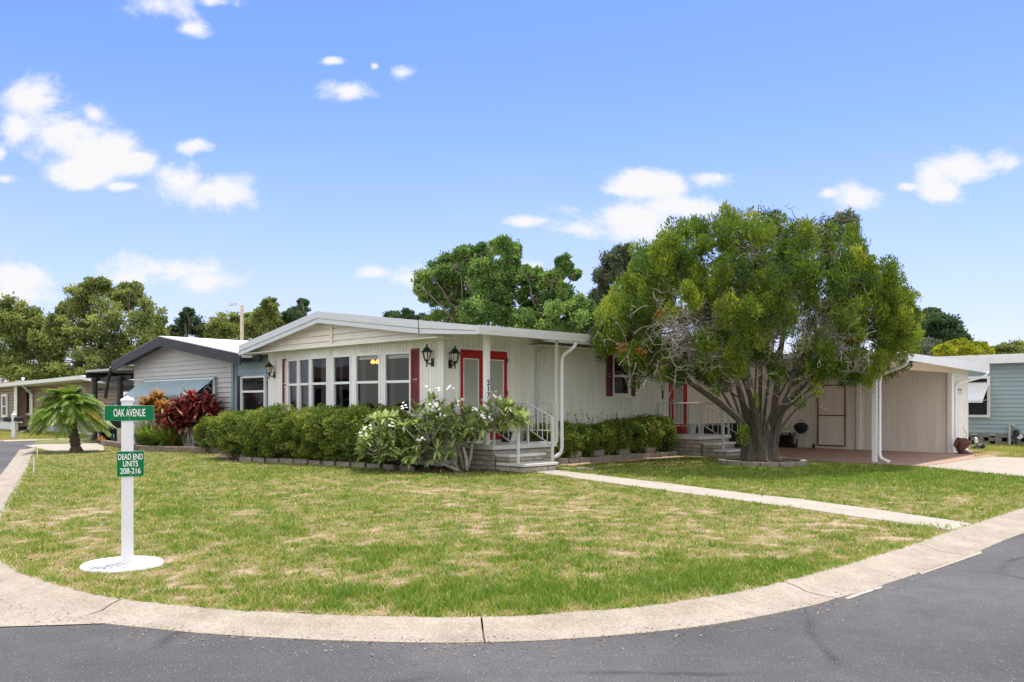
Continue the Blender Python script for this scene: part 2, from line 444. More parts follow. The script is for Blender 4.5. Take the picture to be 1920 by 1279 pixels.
VEIL, CLOUD, CLOUD_FILL = (.345, .375, .44), (.49, .49, .50), (.92, .89, .83)
def smooth3(pts, n):
    P_ = [pts[0]*2-pts[1]]+list(pts)+[pts[-1]*2-pts[-2]]; out = []
    for i in range(1, len(P_)-2):
        a, b, c, d = P_[i-1], P_[i], P_[i+1], P_[i+2]
        for k in range(n):
            t = k/n; out.append(.5*((2*b)+(c-a)*t+(2*a-5*b+4*c-d)*t*t+(3*b-a-3*c+d)*t**3))
    out.append(pts[-1]); return out
# ================================================================= GROUND, ROAD, KERB
ROAD = -.04
def asphalt():
    m, nt, out = new_mat('asphalt')
    tc = N(nt, 'TexCoord')
    n1 = N(nt, 'TexNoise', i_Scale=.35, i_Detail=5.0, i_Roughness=.6); L(nt, tc.outputs['Object'], n1.inputs['Vector'])
    n2 = N(nt, 'TexNoise', i_Scale=75.0, i_Detail=3.0); L(nt, tc.outputs['Object'], n2.inputs['Vector'])
    n3 = N(nt, 'TexNoise', i_Scale=7.0, i_Detail=8.0, i_Roughness=.75); L(nt, tc.outputs['Object'], n3.inputs['Vector'])
    cr = ramp(nt, [(.3, (.040, .0395, .038)), (.5, (.069, .067, .064)), (.72, (.104, .101, .096))]); L(nt, n1.outputs['Fac'], cr.inputs[0])
    c2 = ramp(nt, [(.3, (.6, .6, .6)), (.5, (1, 1, 1)), (.62, (1.15, 1.15, 1.15)), (.72, (2.1, 2.1, 2.1))]); L(nt, n2.outputs['Fac'], c2.inputs[0])
    c3 = ramp(nt, [(.3, (.82, .82, .82)), (.7, (1.15, 1.15, 1.15))]); L(nt, n3.outputs['Fac'], c3.inputs[0])
    m1 = N(nt, 'MixRGB', blend_type='MULTIPLY', i_0=1.0); L(nt, cr.outputs[0], m1.inputs[1]); L(nt, c2.outputs[0], m1.inputs[2])
    m2 = N(nt, 'MixRGB', blend_type='MULTIPLY', i_0=1.0); L(nt, m1.outputs[0], m2.inputs[1]); L(nt, c3.outputs[0], m2.inputs[2])
    # thin dark cracks and pale scuffs
    wv = N(nt, 'TexNoise', i_Scale=.6, i_Detail=3.0); L(nt, tc.outputs['Object'], wv.inputs['Vector'])
    mixv = N(nt, 'MixRGB', i_0=.35); L(nt, tc.outputs['Object'], mixv.inputs[1]); L(nt, wv.outputs['Color'], mixv.inputs[2])
    vo = N(nt, 'TexVoronoi', feature='DISTANCE_TO_EDGE', i_Scale=.55); L(nt, mixv.outputs[0], vo.inputs['Vector'])
    vr = N(nt, 'MapRange'); vr.inputs[1].default_value = .0; vr.inputs[2].default_value = .018; vr.inputs[3].default_value = 1.0; vr.inputs[4].default_value = 0.0
    L(nt, vo.outputs['Distance'], vr.inputs[0])
    nm = N(nt, 'TexNoise', i_Scale=1.1, i_Detail=2.0); L(nt, tc.outputs['Object'], nm.inputs['Vector'])
    nr = N(nt, 'MapRange'); nr.inputs[1].default_value = .46; nr.inputs[2].default_value = .56; nr.inputs[4].default_value = .75
    L(nt, nm.outputs['Fac'], nr.inputs[0])
    mu = N(nt, 'Math', operation='MULTIPLY'); L(nt, vr.outputs[0], mu.inputs[0]); L(nt, nr.outputs[0], mu.inputs[1])
    m3 = N(nt, 'MixRGB'); m3.inputs[2].default_value = (.018, .018, .018, 1); L(nt, mu.outputs[0], m3.inputs[0]); L(nt, m2.outputs[0], m3.inputs[1])
    mp = N(nt, 'Mapping'); mp.inputs['Scale'].default_value = (.5, 14, 1); mp.inputs['Rotation'].default_value = (0, 0, R(-28)); L(nt, tc.outputs['Object'], mp.inputs['Vector'])
    ns = N(nt, 'TexNoise', i_Scale=.9, i_Detail=7.0, i_Roughness=.75); L(nt, mp.outputs[0], ns.inputs['Vector'])
    sr = N(nt, 'MapRange'); sr.inputs[1].default_value = .66; sr.inputs[2].default_value = .76; sr.inputs[4].default_value = .4
    L(nt, ns.outputs['Fac'], sr.inputs[0])
    m4 = N(nt, 'MixRGB'); m4.inputs[2].default_value = (.2, .2, .195, 1); L(nt, sr.outputs[0], m4.inputs[0]); L(nt, m3.outputs[0], m4.inputs[1])
    vd = N(nt, 'TexVoronoi', i_Scale=48.0); L(nt, tc.outputs['Object'], vd.inputs['Vector'])
    vdr = N(nt, 'MapRange'); vdr.inputs[1].default_value = .12; vdr.inputs[2].default_value = .24; vdr.inputs[3].default_value = 1.0; vdr.inputs[4].default_value = 0.0; L(nt, vd.outputs['Distance'], vdr.inputs[0])
    vbw = N(nt, 'RGBToBW'); L(nt, vd.outputs['Color'], vbw.inputs[0])
    vth = N(nt, 'MapRange'); vth.inputs[1].default_value = .62; vth.inputs[2].default_value = .9; L(nt, vbw.outputs[0], vth.inputs[0])
    vm = N(nt, 'Math', operation='MULTIPLY'); L(nt, vdr.outputs[0], vm.inputs[0]); L(nt, vth.outputs[0], vm.inputs[1])
    m5 = N(nt, 'MixRGB'); m5.inputs[2].default_value = (.34, .33, .31, 1); L(nt, vm.outputs[0], m5.inputs[0]); L(nt, m4.outputs[0], m5.inputs[1])
    p = N(nt, 'BsdfPrincipled', i_Roughness=.8); L(nt, m5.outputs[0], p.inputs['Base Color'])
    bp = N(nt, 'Bump', i_Strength=.5, i_Distance=.004); L(nt, n2.outputs['Fac'], bp.inputs['Height']); L(nt, bp.outputs[0], p.inputs['Normal'])
    L(nt, p.outputs[0], out.inputs[0]); return m
def aggregate(name, lo, hi, grain=90.0, joints=None, stain=(.185, .15, .11), amt=.7):
    m, nt, out = new_mat(name)
    tc = N(nt, 'TexCoord')
    n1 = N(nt, 'TexNoise', i_Scale=2.2, i_Detail=7.0, i_Roughness=.65); L(nt, tc.outputs['Object'], n1.inputs['Vector'])
    vo = N(nt, 'TexVoronoi', i_Scale=grain); L(nt, tc.outputs['Object'], vo.inputs['Vector'])
    cr = ramp(nt, [(.3, lo), (.68, hi)]); L(nt, n1.outputs['Fac'], cr.inputs[0])
    bw = N(nt, 'RGBToBW'); L(nt, vo.outputs['Color'], bw.inputs[0])
    c2 = ramp(nt, [(.2, (.82, .80, .78)), (.8, (1.13, 1.13, 1.13))]); L(nt, bw.outputs[0], c2.inputs[0])
    m1 = N(nt, 'MixRGB', blend_type='MULTIPLY', i_0=1.0); L(nt, cr.outputs[0], m1.inputs[1]); L(nt, c2.outputs[0], m1.inputs[2])
    n3 = N(nt, 'TexNoise', i_Scale=5.0, i_Detail=9.0, i_Roughness=.75); L(nt, tc.outputs['Object'], n3.inputs['Vector'])
    mr = N(nt, 'MapRange'); mr.inputs[1].default_value = .52; mr.inputs[2].default_value = .75; mr.inputs[4].default_value = amt
    L(nt, n3.outputs['Fac'], mr.inputs[0])
    m2 = N(nt, 'MixRGB'); m2.inputs[2].default_value = c4(stain); L(nt, mr.outputs[0], m2.inputs[0]); L(nt, m1.outputs[0], m2.inputs[1])
    p = N(nt, 'BsdfPrincipled', i_Roughness=.9); L(nt, m2.outputs[0], p.inputs['Base Color'])
    bp = N(nt, 'Bump', i_Strength=.5, i_Distance=.006); L(nt, vo.outputs['Distance'], bp.inputs['Height']); L(nt, bp.outputs[0], p.inputs['Normal'])
    L(nt, p.outputs[0], out.inputs[0]); return m
M['asphalt'] = asphalt()
M['kerb'] = aggregate('kerb_aggregate', (.27, .232, .182), (.375, .33, .265), 105)
M['walk'] = aggregate('walkway_concrete', (.33, .30, .25), (.41, .375, .32), 160, stain=(.28, .24, .19), amt=.35)
M['drive'] = aggregate('driveway_concrete', (.34, .30, .25), (.42, .375, .315), 160, stain=(.32, .27, .22), amt=.35)
M['slab'] = aggregate('brown_painted_slab', (.33, .215, .158), (.42, .285, .215), 60, stain=(.48, .35, .27), amt=.35)
M['pinkpath'] = aggregate('pink_brown_path', (.34, .22, .155), (.45, .31, .23), 60)
M['thatch'] = None
def lawn_ground():
    m, nt, out = new_mat('lawn_ground')
    at = N(nt, 'Attribute', attribute_name='tint'); tc = N(nt, 'TexCoord')
    cr = ramp(nt, [(0, (.05, .08, .015)), (.4, (.11, .12, .033)), (.7, (.24, .195, .105)), (1, (.42, .325, .225))])
    ns = N(nt, 'TexNoise', i_Scale=22.0, i_Detail=6.0, i_Roughness=.7); L(nt, tc.outputs['Object'], ns.inputs['Vector'])
    ad = N(nt, 'Math', operation='MULTIPLY_ADD', i_1=.6); L(nt, ns.outputs['Fac'], ad.inputs[0]); 
    sb = N(nt, 'Math', operation='SUBTRACT', i_1=.3); L(nt, at.outputs['Fac'], sb.inputs[0]); L(nt, sb.outputs[0], ad.inputs[2])
    L(nt, ad.outputs[0], cr.inputs[0])
    p = N(nt, 'BsdfPrincipled', i_Roughness=.95); p.inputs['Specular IOR Level'].default_value = .1
    L(nt, cr.outputs[0], p.inputs['Base Color'])
    n2 = N(nt, 'TexNoise', i_Scale=45.0, i_Detail=4.0); L(nt, tc.outputs['Object'], n2.inputs['Vector'])
    bp = N(nt, 'Bump', i_Strength=.9, i_Distance=.03); L(nt, n2.outputs['Fac'], bp.inputs['Height']); L(nt, bp.outputs[0], p.inputs['Normal'])
    L(nt, p.outputs[0], out.inputs[0]); return m
M['lawn'] = lawn_ground()
M['far_ground'] = paint('far_ground', (.15, .16, .05), .95, .4, .6, dirt=(.3, .24, .14), dirt_amt=.6)

def sheet(name, pts, z, mat, kind='structure', thick=0.0):
    mb = MB()
    if thick: mb.prism([(p[0], p[1]) for p in pts], 'z', z-thick, z)
    else: mb.quad(*[(p[0], p[1], z) for p in pts])
    o = mb.make(name, mat); o['kind'] = kind; return o

# the whole ground to the horizon, the asphalt, then lawns above it
sheet('ground', [(-900, -60), (900, -60), (900, 1500), (-900, 1500)], -.09, M['far_ground'])
sheet('road', [(-70, -30), (75, -30), (75, 60), (-70, 60)], ROAD, M['asphalt'])
inner_px = [(68, 840), (51.6, 880), (23.5, 934.6), (0, 974)]
ip = [G(*p) for p in inner_px] + [Vector((-5.72, 9.2, 0)), Vector((-5.2, 8.4, 0))]
ip += [G(*p) for p in [(0, 1047), (45, 1077), (150, 1110), (250, 1128), (375, 1141), (475, 1149), (640, 1156.5), (800, 1160), (900, 1159.5), (1019, 1155),
                       (1159, 1144), (1269, 1131), (1400, 1108.5), (1459, 1094), (1566, 1066), (1696, 1027), (1785, 996), (1830, 982), (1920, 953)]]
last = ip[-1]
ip += [last+Vector((.712, .702, 0))*d for d in (6, 20, 60)]
inner = smooth_curve(ip, 8)
tg = np.gradient(inner, axis=0); tg /= np.linalg.norm(tg, axis=1)[:, None]
nrm_out = np.stack([tg[:, 1], -tg[:, 0]], 1)
s_arc = np.concatenate([[0], np.cumsum(np.linalg.norm(np.diff(inner, axis=0), axis=1))])
# kerb: rolled profile, built in lengths with open joints
kw = np.interp(inner[:, 0], [-6, -2, 0, 4, 8], [.45, .42, .44, .52, .56])
prof = [(-.06, -.02), (.0, .014), (.12, .02), (.30, .004), (.48, -.024), (.72, -.033), (1.0, -.034), (1.01, -.06)]
def near_idx(p): return int(np.argmin(np.linalg.norm(inner-np.array([p[0], p[1]]), axis=1)))
joints = sorted(near_idx(G(*p)) for p in [(230, 1126), (905, 1159.5), (1462, 1093), (1704, 1024), (45, 890), (20, 940)])
jset = set(joints)
mb = MB()
for i in range(len(inner)-1):
    for k in range(len(prof)-1):
        def kp(j, kk):
            t, z = prof[kk]; q = inner[j]+nrm_out[j]*kw[j]*t
            return np.array([q[0], q[1], z])
        a, b, c, d = kp(i, k), kp(i+1, k), kp(i+1, k+1), kp(i, k+1)
        if i in jset:
            g = min(.012/np.linalg.norm(inner[i+1]-inner[i]), .4)
            a = a+(b-a)*g; d = d+(c-d)*g
        mb.quad(a, b, c, d)
ko = mb.make('kerb', M['kerb'], smooth=False); ko['kind'] = 'structure'
# dark earth in the open joints
mb = MB()
for j in joints:
    q0 = inner[j]-nrm_out[j]*.02; q1 = inner[j]+nrm_out[j]*kw[j]; t = tg[j]*.03
    mb.quad((*(q0-t), -.03), (*(q1-t), -.037), (*(q1+t), -.037), (*(q0+t), -.03))
o = mb.make('kerb_joint_earth', M['soil']); o['kind'] = 'structure'
sheet('valley_gutter', [(-2.55, 5.66), (-2.95, 5.60), (-3.34, 5.55), (-5.2, 5.35), (-9, 5.2), (-9.5, 7.6), (-6.2, 8.6), (-5.5, 8.6), (-4.68, 7.7), (-3.6, 6.7)], ROAD+.006, M['kerb'])
# pale worn strips beside the kerb
mb = MB()
for pts in ([(1583, 1112), (1612, 1100), (1652, 1089), (1655, 1093), (1618, 1105), (1590, 1115)], [(1722, 1064), (1760, 1049), (1838, 1024), (1842, 1028), (1768, 1054), (1728, 1068)]):
    n0_ = len(mb.v); mb.v += [tuple(G(x, y+9, ROAD+.004)) for x, y in pts]; mb.f.append(tuple(range(n0_, n0_+len(pts))))
o = mb.make('road_edge_strip', M['walk']); o['kind'] = 'structure'

# ---- lawn: ground sheet of small cells carrying how dry the turf is
walk_poly = [G(*p) for p in [(1044, 882.5), (1242, 906), (1420, 929), (1500, 937), (1644, 957), (1785, 977.5), (1826, 984), (1787, 996), (1732, 987.5), (1602, 970), (1497, 954), (1365, 936.5), (1146, 907), (1005, 886.5), (1018, 879)]]
slab_poly = [P(-.2, 7.5), P(7.05, 7.62), P(6.9, 15.2), P(-.2, 15.4)]
drive_poly = [P(7.05, 7.62), G(1830, 886), G(1920, 894.5), Vector((16, 15.2, 0)), Vector((22, 20, 0)), G(1925, 859.5), G(1862, 857), P(6.92, 14.6)]
bed_left = [P(-9.2, -.25), P(-8.6, -1.2), P(-6.6, -2.4), P(-5.3, -2.35), P(-3.2, -1.72), P(-.9, -1.3), P(.75, -1.4), P(1.35, -.3), P(1.3, 0), P(0, 0), P(0, -.35), P(-7.6, -.35)]
bed_right = [P(0, 2.0), P(.8, 2.0), P(.8, 7.4), P(0, 7.4)]
path_poly = [P(.8, 2.3), P(1.35, 2.3), P(1.25, 7.6), P(1.5, 9.2), P(2.3, 9.2), P(2.2, 7.3), P(1.15, 7.0), P(.8, 7.0)]
TREE = Vector((5.8, 19.93, 0)); RING_R = .93
POST = G(239, 1060)
gdrive = [G(46, 835.5), G(82, 833.5), G(192, 831.5), G(196, 845.5), G(110, 849), G(70, 841)]
houses = [[P(0, -.3), P(0, 16), P(-7.7, 16), P(-7.7, -.3)], [P(-8, -.24), P(-17.5, -.24), P(-17.5, 14), P(-8, 14)], [P(5.8, 13.3), P(5.8, 15), P(0, 15), P(0, 13.3)]]
deck_ex = [P(0, -.1), P(2.0, -.1), P(2.0, 2.1), P(0, 2.1)]
excl = [walk_poly, slab_poly, drive_poly, bed_left, bed_right, path_poly, deck_ex, gdrive]+houses
lawn_loop = [tuple(q) for q in inner[::2]]+[(70, 75), (-40, 75), tuple(G(60, 834)[:2])]
sheet('lawn', lawn_loop, -.012, M['far_ground'])
dry_px = [(430, 980, 40, 12, 1), (600, 1012, 55, 18, .9), (820, 922, 60, 10, 1.0), (1080, 945, 50, 14, .8), (1450, 1015, 60, 22, .9), (1390, 1042, 40, 14, .9), (890, 1050, 60, 18, .9),
          (700, 1096, 50, 16, .9), (540, 1078, 55, 18, .9), (350, 1112, 45, 14, 1), (470, 1070, 45, 15, .8), (1170, 1035, 40, 10, .8), (1100, 965, 60, 10, .7), (1560, 985, 70, 18, .7),
          (1640, 965, 60, 10, .8), (150, 965, 70, 16, .8), (60, 985, 50, 18, .7), (220, 1000, 60, 16, .6), (600, 890, 40, 6, .8), (1180, 900, 60, 8, .6), (1720, 960, 60, 12, .8),
          (740, 905, 40, 6, .8), (1020, 1000, 40, 12, .7), (300, 1075, 50, 14, .7), (1290, 960, 50, 12, .6), (780, 1000, 40, 12, .6), (1080, 1075, 60, 10, .8)]
def dryness(x, y):
    d = .505+.16*(vnoise(x, y, 1.7, 1)-.5)+.22*(vnoise(x, y, .5, 2)-.5)+.60*(vnoise(x, y, .17, 3)-.5)+.85*(vnoise(x, y, .075, 4)-.5)
    Y = np.maximum(y, 3); px = HX+F*x/Y; py = HY+F*EYE/Y
    for qx, qy, rx, ry, s in dry_px:
        c = G(qx, qy); hx = rx/F*c.y; hy = abs(G(qx, qy-ry).y-c.y)
        e = ((x-c.x)/hx)**2+((y-c.y)/hy)**2
        d += .27*s*np.exp(-e*.7)*(2.4*np.maximum(0, vnoise(x, y, .16, 5)-.22))
    # lusher strip along the kerb of the near corner, under the juniper and by the left beds
    j = np.array([[G(620, 1120).x, G(620, 1120).y], [G(900, 1125).x, G(900, 1125).y], [G(1250, 1100).x, G(1250, 1100).y], [G(1450, 1060).x, G(1450, 1060).y]])
    dm = np.full(x.shape, 9.0)
    for a, b in zip(j[:-1], j[1:]):
        ab = b-a; t = np.clip(((x-a[0])*ab[0]+(y-a[1])*ab[1])/(ab@ab), 0, 1)
        dm = np.minimum(dm, np.hypot(x-a[0]-t*ab[0], y-a[1]-t*ab[1]))
    d -= .42*np.exp(-(dm/.40)**2)
    d -= .50*np.exp(-(((x-TREE.x-.6)/4.6)**2+((y-17.3)/2.6)**2))
    d -= .22*np.exp(-(((x-9.5)/3)**2+((y-15)/2.5)**2))
    d -= .12*np.exp(-(((x+6)/5)**2+((y-17)/5)**2))
    for qx, qy, rr in ((520, 885, .5), (650, 883, .35), (870, 878, .3), (430, 1000, .6), (330, 960, .7), (700, 1040, .6), (1000, 1030, .8), (960, 1100, .8), (1300, 1080, .6), (500, 1040, .5)):
        c = G(qx, qy); d -= .26*np.exp(-(((x-c.x)/rr)**2+((y-c.y)/rr)**2))
    return np.clip(d, 0, 1)
cs = .11
xs = np.arange(-17, 22, cs); ys = np.arange(5.4, 29, cs)
gx, gy = np.meshgrid(xs, ys); fx, fy = gx.ravel(), gy.ravel()
ok = inside(fx, fy, lawn_loop)
for e in excl: ok &= ~inside(fx, fy, e)
# shrink away from the kerb edge by testing the four corners
for dx in (-.5, .5):
    for dy in (-.5, .5): ok &= inside(fx+dx*cs, fy+dy*cs, lawn_loop)
cx, cy = fx[ok], fy[ok]
h = cs/2
v = np.stack([np.stack([cx+sx*h, cy+sy*h, np.zeros_like(cx)], 1) for sx, sy in ((-1, -1), (1, -1), (1, 1), (-1, 1))], 1).reshape(-1, 3)
v[:, 2] = .004*np.sin(v[:, 0]*3.1)*np.cos(v[:, 1]*2.3)
t = dryness(v[:, 0], v[:, 1])
o = mesh_arr('lawn_turf', M['lawn'], v, np.arange(len(v)).reshape(-1, 4), t); o['kind'] = 'structure'

# ---- grass blades (stuff)
NB = 700000
u = rng.uniform(-.72, .72, NB); yy = (5.3**.25+rng.random(NB)*(29**.25-5.3**.25))**4; xx = u*yy
blade_loop = [tuple(q) for q in (inner+nrm_out*.035)[::2]]+lawn_loop[len(inner[::2]):]
ok = inside(xx, yy, blade_loop)
for e in excl: ok &= ~inside(xx, yy, e)
ok &= np.hypot(xx-TREE.x, yy-TREE.y) > RING_R
ok &= (((xx-POST.x)/.37)**2+((yy-POST.y)/.37)**2) > 1
dd = dryness(xx, yy)
ok &= rng.random(NB) > np.clip((dd-.62)*1.5, 0, .7)
xx, yy, dd = xx[ok], yy[ok], dd[ok]; n = len(xx)
ln = (.040+.045*rng.random(n))*(1.15-.65*dd); wd = .0068+.00062*yy
an = rng.uniform(0, 2*math.pi, n); lean = .35+.9*rng.random(n)+.4*dd
d = np.stack([np.cos(an)*np.sin(lean), np.sin(an)*np.sin(lean), np.cos(lean)], 1)
a2 = rng.uniform(0, 2*math.pi, n); s = np.stack([np.cos(a2), np.sin(a2), np.zeros(n)], 1)
b0 = np.stack([xx, yy, np.full(n, -.004)+.016*(~inside(xx, yy, lawn_loop))], 1)
v = np.stack([b0-s*wd[:, None]*.5, b0+s*wd[:, None]*.5, b0+d*ln[:, None]], 1).reshape(-1, 3)
tt = np.clip(dd+rng.normal(size=n)*.30, 0, 1)
o = mesh_arr('grass', LM['grass'], v, np.arange(3*n).reshape(n, 3), np.repeat(tt, 3)); o['kind'] = 'stuff'

sheet('walkway', walk_poly, .012, M['walk'], thick=.06)
# joints of the walkway: shallow dark gaps laid just above it
sheet('carport_slab', slab_poly, .02, M['slab'], thick=.08)
sheet('driveway', drive_poly, .012, M['drive'], thick=.06)
sheet('neighbour_driveway', gdrive, .008, M['drive'], thick=.05)
sheet('front_bed_soil', bed_left, .008, M['soil'])
sheet('side_bed_soil', bed_right, .008, M['soil'])
sheet('side_path', path_poly, .006, M['pinkpath'])
# lawns across the left road
far_l = [(-60, 0), (-45, 13.3), tuple(G(0, 825.5)[:2]), tuple(G(125, 822)[:2]), (-12.5, 40.5), (-10, 75), (-110, 75), (-110, 0)]
sheet('far_lawn', far_l, -.004, M['far_ground'])
mb = MB()
e0, e1 = [np.array(p) for p in (far_l[1], far_l[3])]
for a, b in ((far_l[1], far_l[2]), (far_l[2], far_l[3]), (far_l[3], far_l[4])):
    a = np.array(a); b = np.array(b); t = (b-a)/np.linalg.norm(b-a); nn = np.array([t[1], -t[0]])*.5
    mb.quad((*a, .004), (*b, .004), (*(b+nn), -.033), (*(a+nn), -.033))
o = mb.make('far_kerb', M['drive']); o['kind'] = 'structure'
# far lawn blades, coarse
n0 = 30000
yy = rng.uniform(31, 47, n0); xx = rng.uniform(-.64, -.5, n0)*yy
ok = inside(xx, yy, far_l); xx, yy = xx[ok], yy[ok]
y2 = rng.uniform(20, 31, 16000); x2 = rng.uniform(.52, .68, 16000)*y2
rgt = [G(1825, 858), G(1825, 833), P(10, 19.6), P(10, 14), G(1925, 857.5), G(1862, 855)]
ok = inside(x2, y2, rgt); x2, y2 = x2[ok], y2[ok]
xx = np.concatenate([xx, x2]); yy = np.concatenate([yy, y2]); n = len(xx)
an = rng.uniform(0, 2*math.pi, n); ln = .06+.04*rng.random(n)
d = np.stack([np.cos(an)*.6, np.sin(an)*.6, np.full(n, .8)], 1); s = rand_dirs(n); s[:, 2] = 0; s = unit(s)
b0 = np.stack([xx, yy, np.full(n, -.004)], 1)
v = np.stack([b0-s*.012, b0+s*.012, b0+d*ln[:, None]], 1).reshape(-1, 3)
tt = np.clip(.45+.5*(vnoise(xx, yy, 1.2, 9)-.4)+rng.normal(size=n)*.12, 0, 1)
o = mesh_arr('far_grass', LM['grass'], v, np.arange(3*n).reshape(n, 3), np.repeat(tt, 3)); o['kind'] = 'stuff'
# ================================================================= MAIN HOUSE
hs = T('house', 'long low white house with red shutters and red double doors on the corner lawn', 'house', (0, 0), 'h')
AG, AC, AE = -.62, -.333, -.90            # gable plane, wall corner plane, eave front
BL = b_at(503, AC)                        # left wall
RB, RZ = -4.09, 3.66                      # ridge
LB, LZ = -8.12, 3.02
PB, PZ = 1.70, 2.94                       # porch eave
def rooftop(b):
    return LZ+(RZ-LZ)*(b-LB)/(RB-LB) if b < RB else RZ+(PZ-RZ)*(b-RB)/(PB-RB)
PE = a_at(1095.4, 1.72)                   # end of the porch roof
FARE = 16.0
roof = MB()
th = .10
roof.prism([(LB, LZ-th), (RB, RZ-th), (.45, rooftop(.45)-th), (.45, rooftop(.45)), (RB, RZ), (LB, LZ)], 'y', AE, FARE)
rf = hs.part(roof, 'roof', M['roof_white'])
pr = MB().prism([(.453, rooftop(.45)-th), (PB, PZ-th), (PB, PZ), (.453, rooftop(.45))], 'y', AE, PE)
hs.part(pr, 'porch_roof', M['roof_white'])
# fascia: upper band and lower strip along the gable, thinner along the porch
fa = MB(); fl = MB()
def band(mbx, b0, b1, t0, t1, h0, h1, y0, y1):
    mbx.hexa([(b0, y0, rooftop(b0)-t1[0]), (b1, y0, rooftop(b1)-t1[1]), (b1, y1, rooftop(b1)-t1[1]), (b0, y1, rooftop(b0)-t1[0]),
              (b0, y0, rooftop(b0)-t0[0]), (b1, y0, rooftop(b1)-t0[1]), (b1, y1, rooftop(b1)-t0[1]), (b0, y1, rooftop(b0)-t0[0])])
U, Lw = .155, .27
for b0, b1, u0, u1, l0, l1 in ((LB, RB, U, U, Lw, Lw), (RB, -.1, U, U, Lw, Lw), (-.095, PB, U, .085, Lw, .165)):
    band(fa, b0, b1, (-.012, -.012), (u0, u1), 0, 0, AE-.045, AE-.002)
    band(fl, b0, b1, (u0+.012, u1+.012), (l0, l1), 0, 0, AE-.028, AE-.002)
hs.each(MB().box(-.105, -.09, AE-.05, AE-.0445, rooftop(-.1)-.27, rooftop(-.1)+.01), 'fascia_seam', M['dark'], rf); hs.part(fa, 'fascia', M['grey_trim'], rf); hs.part(fl, 'fascia_strip', M['grey_trim'], rf)
fe = MB().box(LB-.03, LB-.002, AE-.045, FARE, LZ-.25, LZ+.012)
hs.part(fe, 'eave_board', M['grey_trim'], rf)
gt = MB()
gt.prism([(PB+.002, PZ-.16), (PB+.075, PZ-.16), (PB+.105, PZ-.06), (PB+.12, PZ+.01), (PB+.105, PZ+.012), (PB+.002, PZ+.012)], 'y', AE-.045, PE)
hs.part(gt, 'gutter', M['grey_trim'])
mz = rooftop(.45)
gt2 = MB().prism([(.455, mz-.24), (.53, mz-.24), (.57, mz-.10), (.57, mz+.012), (.455, mz+.012)], 'y', PE+.01, FARE)
hs.part(gt2, 'gutter', M['white_trim'])
# soffits
so = MB()
so.box(BL-.4, .44, AE+.002, AC+.05, 2.785, 2.80)
so.box(.0, .44, PE, FARE, 2.775, 2.79)
hs.each(so, 'soffit', M['soffit'])
# gable siding, in the plane of the bay's centre facet
gs = MB()
gtop = lambda u: rooftop(u)-.11
gs.laps((0, AG), (1, 0), (0, -1), BL-.3, .35, 2.80, 3.60, .155, .02, top=gtop)
gs.box(BL-.3, .35, AG, AG+.02, 2.801, 2.88)
gs.prism([(BL-.3, 2.802), (.35, 2.802), (.35, rooftop(.35)-.12), (RB, RZ-.12), (BL-.3, rooftop(BL-.3)-.12)], 'y', AG+.022, AG+.06)
hs.part(gs, 'gable_siding', M['cream'])
tr = MB().box(b_at(622, AG-.02)-.05, b_at(622, AG-.02)+.05, AG-.045, AG-.024, 2.9, 3.33)
tr.box(BL-.3, .36, AG-.035, AG-.022, 2.785, 2.83)
hs.each(tr, 'gable_trim', M['cream'])
# bay: wall line in plan
bp = [(BL, AC), (b_at(531, AC), AC), (b_at(583, AG), AG), (b_at(662, AG), AG), (b_at(788, AC), AC), (0.0, AC)]
ZT, ZB, ZR = 2.58, 1.20, 1.91
def seg_dir(p, q):
    d = Vector((q[0]-p[0], q[1]-p[1])); ln = d.length; d.normalize()
    return d, Vector((d.y, -d.x)), ln
wl = MB()
def proj(px, p, q):       # distance along segment p->q (in plan) at which the photo column px crosses it
    k = (px-HX)/F; best = None
    P0, P1 = P(*p), P(*q); dx, dy = P1.x-P0.x, P1.y-P0.y
    t = (k*P0.y-P0.x)/(dx-k*dy); return t*math.hypot(dx, dy)
wins = {1: [(540.8, 559.6), (561.5, 582.0)], 2: [(584, 615.2), (625, 659)], 3: [(667, 713.5), (721.5, 771.3)]}
winspecs = []
for si in range(5):
    p, q = bp[si], bp[si+1]; d, n2, ln = seg_dir(p, q)
    nv = (n2.x, n2.y, 0)
    def rib(u0, u1, z0, z1):
        if u1-u0 < .01: return
        A_ = (p[0]+d.x*u0, p[1]+d.y*u0, 0); B_ = (p[0]+d.x*u1, p[1]+d.y*u1, 0)
        wl.ribbed(A_, B_, z0, z1, nv, .1, .018, .016)
    if si in wins:
        cuts = [(proj(a, p, q), proj(b, p, q)) for a, b in wins[si]]
        cuts = [(max(.02, a), min(ln-.02, b)) for a, b in cuts]
        u = 0
        for a, b in cuts:
            rib(u, a, ZB, ZT); u = b; winspecs.append((p, d, n2, a, b))
        rib(u, ln, ZB, ZT); rib(0, ln, ZT, 2.79); rib(0, ln, .05, ZB)
    else: rib(0, ln, .05, 2.79)
wl.ribbed((BL, 12, 0), (BL, AC, 0), .05, 2.9, (-1, 0, 0), .3, .016, .008)
hs.part(wl, 'gable_wall', M['white_wall'])
